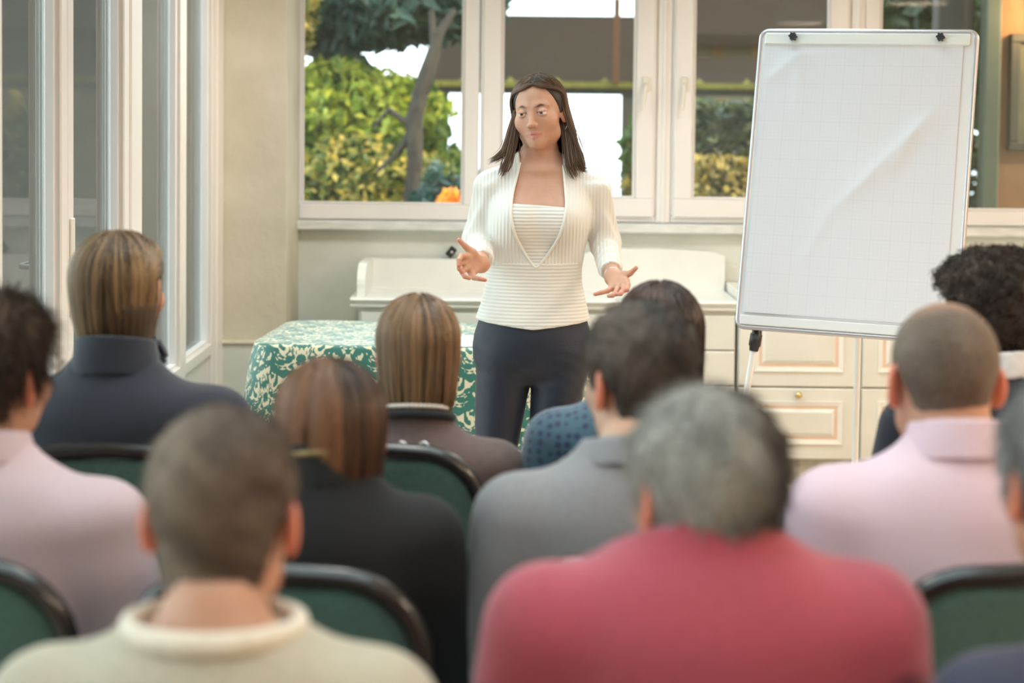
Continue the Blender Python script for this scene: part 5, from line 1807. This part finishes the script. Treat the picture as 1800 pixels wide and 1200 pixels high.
place_chair(at(662, 900, O[1] - .19).x, O[1] - .02, 'green chair of the woman with the pearl necklace')

r3, O, s = seated('dark haired woman in dotted teal blue top behind the grey suited man', 1158, 492, 3.50, hs=1.0, yaw=.15, w=.98, dx=-.045,
       top=dotted('teal_dotted', (.050, .105, .150), (.020, .035, .085)), neck_r=.046, jaw=.9, hair_lift=.012,
       collar=('crew', fab('teal_rib', (.04, .09, .13)), .082, .010),
       hair=bob_hair((.018, .010, .008), (.085, .040, .028), -.21, -.17, S=2600, fl=1.4, fr=1.4, taper=.1, seed=23, streak=.3, vol=1.04))
place_chair(at(1165, 900, O[1] - .18).x, O[1], 'green chair of the woman in the dotted teal top')

r4, O, s = seated('curly haired person in dark navy pullover in front of the flip chart', 1742, 441, 3.48, hs=1.04, yaw=.95, pitch=-.05, w=1.06, byaw=.15, dx=.02,
       top=fab('dark_navy_knit', (.009, .011, .020)), neck_r=.052, hair_lift=.022,
       collar=('shirt', fab('white_collar', (.62, .60, .60), sheen=.1), .585, .640, .082, .070),
       hair=crop_hair((.014, .009, .007), (.085, .055, .038), t_top=.030, t_side=.020, front=.055, nape=-.078, fur=3600, length=.018, up=.5, r=.0021, rough=.006, seed=31, curly=.005))
place_chair(at(1775, 900, O[1] - .18).x, O[1], 'green chair of the curly haired person')

# ---- middle row
def b1_extra(root, R, Hc, hs, W, ring):
    fm = mat('spectacle_frame', (.03, .02, .02), .3)
    gl = MB()
    T = lambda p: Vector(to_world(np.array([p]), R, Hc, hs)[0]) - Vector(root.location)
    fr = empty('spectacles', root.location); fr.parent = root; fr.location = (0, 0, 0)
    for sx in (-1, 1):
        MB().tube([T((sx * .033 + .024 * math.cos(k * .314), -.098 + abs(math.cos(k * .314) + sx) * .002, -.003 + .018 * math.sin(k * .314))) for k in range(20)], .0016, 6, closed=True).build('rim', fm, fr)
        MB().tube([T((sx * .058, -.096, .006)), T((sx * .076, -.08, .006)), T((sx * .082, -.02, .006)), T((sx * .081, .012, .004)), T((sx * .078, .026, -.012))], .0018, 6).build('temple', fm, fr)
    MB().tube([T((-.009, -.099, .0)), T((0, -.102, .003)), T((.009, -.099, .0))], .0016, 6).build('bridge', fm, fr)
lilac = fab('lilac_shirt', (.56, .42, .45), sheen=.1, scale=200, var=.05)
r5, O, s = seated('brown haired man in spectacles and pale lilac shirt at the left edge', -14, 507, 2.65, hs=1.02, yaw=-.40, pitch=-.08, w=1.10, byaw=-.12, dx=-.005,
       top=lilac, neck_r=.058, fold=.006, collar=('shirt', lilac, .575, .630, .092, .074), hair_lift=.022,
       hair=crop_hair((.030, .016, .010), (.13, .075, .045), t_top=.022, t_side=.012, front=.055, nape=-.075, fur=5000, length=.034, up=.40, r=.0012, rough=.004, seed=32), extra=b1_extra)
place_chair(at(-118, 1000, O[1] - .20).x, O[1] - .02, 'green chair of the man in the lilac shirt at the left edge')

blk = fab('black_jersey', (.005, .005, .006), sheen=.04)
def b2_extra(root, R, Hc, hs, W, ring):
    MB().tube(ring(.071, .072, .628, 40, .010), .0055, 8, closed=True).build('gold_trim', mat('gold_trim', (.28, .19, .08), .45, metallic=.4), root)
r6, O, s = seated('auburn haired woman in black pullover in the second row', 578, 628, 2.62, hs=.98, yaw=.30, pitch=.12, q=1.08, w=.95, byaw=.10, dx=.0,
       top=blk, neck_r=.046, collar=('stand', blk, .575, .650, .080, .066), jaw=.92, hair_lift=.012,
       hair=bob_hair((.024, .010, .006), (.20, .085, .036), -.125, -.07, S=3200, fl=1.5, fr=1.85, taper=.30, seed=24, streak=.45, vol=1.03,
                     side=lambda th: 1.0 + .35 * np.sign(np.sin(th))), extra=b2_extra)
place_chair(at(490, 1050, O[1] - .20).x, O[1] - .02, 'green chair of the auburn haired woman in black')
pp2 = MB().box(-.06, .06, -.09, .09, 0, .0015, 0)
P_ = at(788, 1125, O[1] + .30)
pso = pp2.build('paper_handout', mat('handout_paper', (.80, .77, .82), .7), None, P_); pso.rotation_euler = (math.radians(62), math.radians(20), math.radians(-12))
tag(pso, 'folded white handout held beside the auburn haired woman', 'paper')

suit = fab('grey_suit', (.235, .225, .235), sheen=.15, scale=260, var=.12)
r7, O, s = seated('dark cropped haired man in grey suit jacket in front of the teal top', 1124, 531, 2.68, hs=1.00, q=1.03, yaw=.48, pitch=.0, w=1.02, byaw=.12, dx=-.01,
       top=suit, neck_r=.056, collar=('shirt', suit, .570, .615, .098, .078), hair_lift=.012, skin=(.66, .40, .28),
       hair=crop_hair((.016, .011, .008), (.12, .085, .062), t_top=.016, t_side=.007, front=.060, nape=-.082, fur=4200, length=.014, up=.25, r=.0010, rough=.002, seed=33,
                      grey_lit_side=lambda L: np.clip((L[:, 0] - .03) * 8, -.15, .55)))  # hair lightened on the window side, side light put into the colour
place_chair(at(1125, 1050, O[1] - .20).x, O[1], 'green chair of the man in the grey suit')

pink = fab('pink_shirt', (.68, .50, .57), sheen=.1, scale=300, var=.04)
def b4_extra(root, R, Hc, hs, W, ring):
    pass
r8, O, s = seated('man with shaven head in pale pink shirt at the right', 1660, 531, 2.66, hs=1.05, q=1.05, yaw=.05, pitch=.02, w=1.10, byaw=.0, dx=.015,
       top=pink, neck_r=.060, collar=('shirt', pink, .570, .632, .094, .076), hair_lift=.003, fold=.005,
       hair=crop_hair((.13, .085, .060), (.22, .165, .125), t_top=.0030, t_side=.0030, front=.050, nape=-.078, fur=2500, length=.004, up=.4, r=.0006, rough=.0004, seed=34, grey_lit_side=lambda L: np.clip((np.abs(L[:, 0]) - .04) * 14, -.2, .6),
                      crown=((.0, -.01, .115), .02, .055, (.52, .27, .17), .9)))
place_chair(at(1795, 1050, O[1] - .20).x, O[1] - .02, 'green chair of the man in the pink shirt')

# ---- row nearest the camera
beige = fab('beige_sweater', (.44, .38, .29), sheen=.15, scale=120)
cream = fab('cream_collar', (.74, .64, .52), sheen=.2)
r9, O, s = seated('short haired man in beige sweater with cream collar in the nearest row', 394, 716, 1.85, hs=.98, q=1.03, yaw=-.06, pitch=.10, w=1.02, dx=.0,
       top=beige, neck_r=.053, zn=.584, nslope=.04, collar=('crew', cream, .098, .013), hair_lift=.010,
       hair=crop_hair((.085, .050, .033), (.27, .20, .15), t_top=.012, t_side=.006, front=.058, nape=-.082, fur=4200, length=.011, up=.4, r=.0009, rough=.0015, seed=35,
                      grey_lit_side=lambda L: np.clip((L[:, 0] - .02) * 9, -.3, .6)))  # left half lighter: window light put into the hair colour
place_chair(O[0], O[1], 'green chair of the man in the beige sweater')

red = fab('raspberry_sweater', (.36, .052, .080), sheen=.25, scale=120)
def c2_extra(root, R, Hc, hs, W, ring):
    pass
r10, O, s = seated('grey haired man in raspberry sweater over white collar in the nearest row', 1240, 678, 1.95, hs=.99, q=1.13, lean=-.03, yaw=.38, pitch=.02, w=1.06, dx=.0, byaw=.04,
       top=red, neck_r=.060, collar=('shirt', fab('shirt_white', (.72, .72, .78), sheen=.05), .565, .604, .070, .067), zn=.592, nslope=.45, hair_lift=.014,
       hair=crop_hair((.070, .052, .042), (.40, .37, .33), t_top=.016, t_side=.012, front=.058, nape=-.118, fur=4800, length=.024, up=.18, r=.0011, rough=.002, seed=36,
                      grey_lit_side=lambda L: np.clip((L[:, 0] - .005) * 10, -.6, .6)))  # grey made lighter towards the windows and darker away, as painted side light
place_chair(O[0], O[1], 'green chair of the man in the raspberry sweater')

r11, O, s = seated('grey haired person in navy jacket cut off by the right edge', 1903, 648, 1.85, hs=1.0, yaw=.15, w=1.0, q=.97, dx=.075,
       top=fab('navy_jacket', (.028, .028, .055)), neck_r=.058, collar=('shirt', fab('navy_lapel', (.03, .03, .06)), .575, .620, .09, .078), hair_lift=.012,
       hair=crop_hair((.10, .09, .085), (.34, .33, .32), t_top=.016, t_side=.012, front=.058, nape=-.075, fur=3000, length=.02, up=.2, r=.0012, rough=.002, seed=37))
place_chair(O[0], O[1], 'green chair at the right edge, mostly out of view')
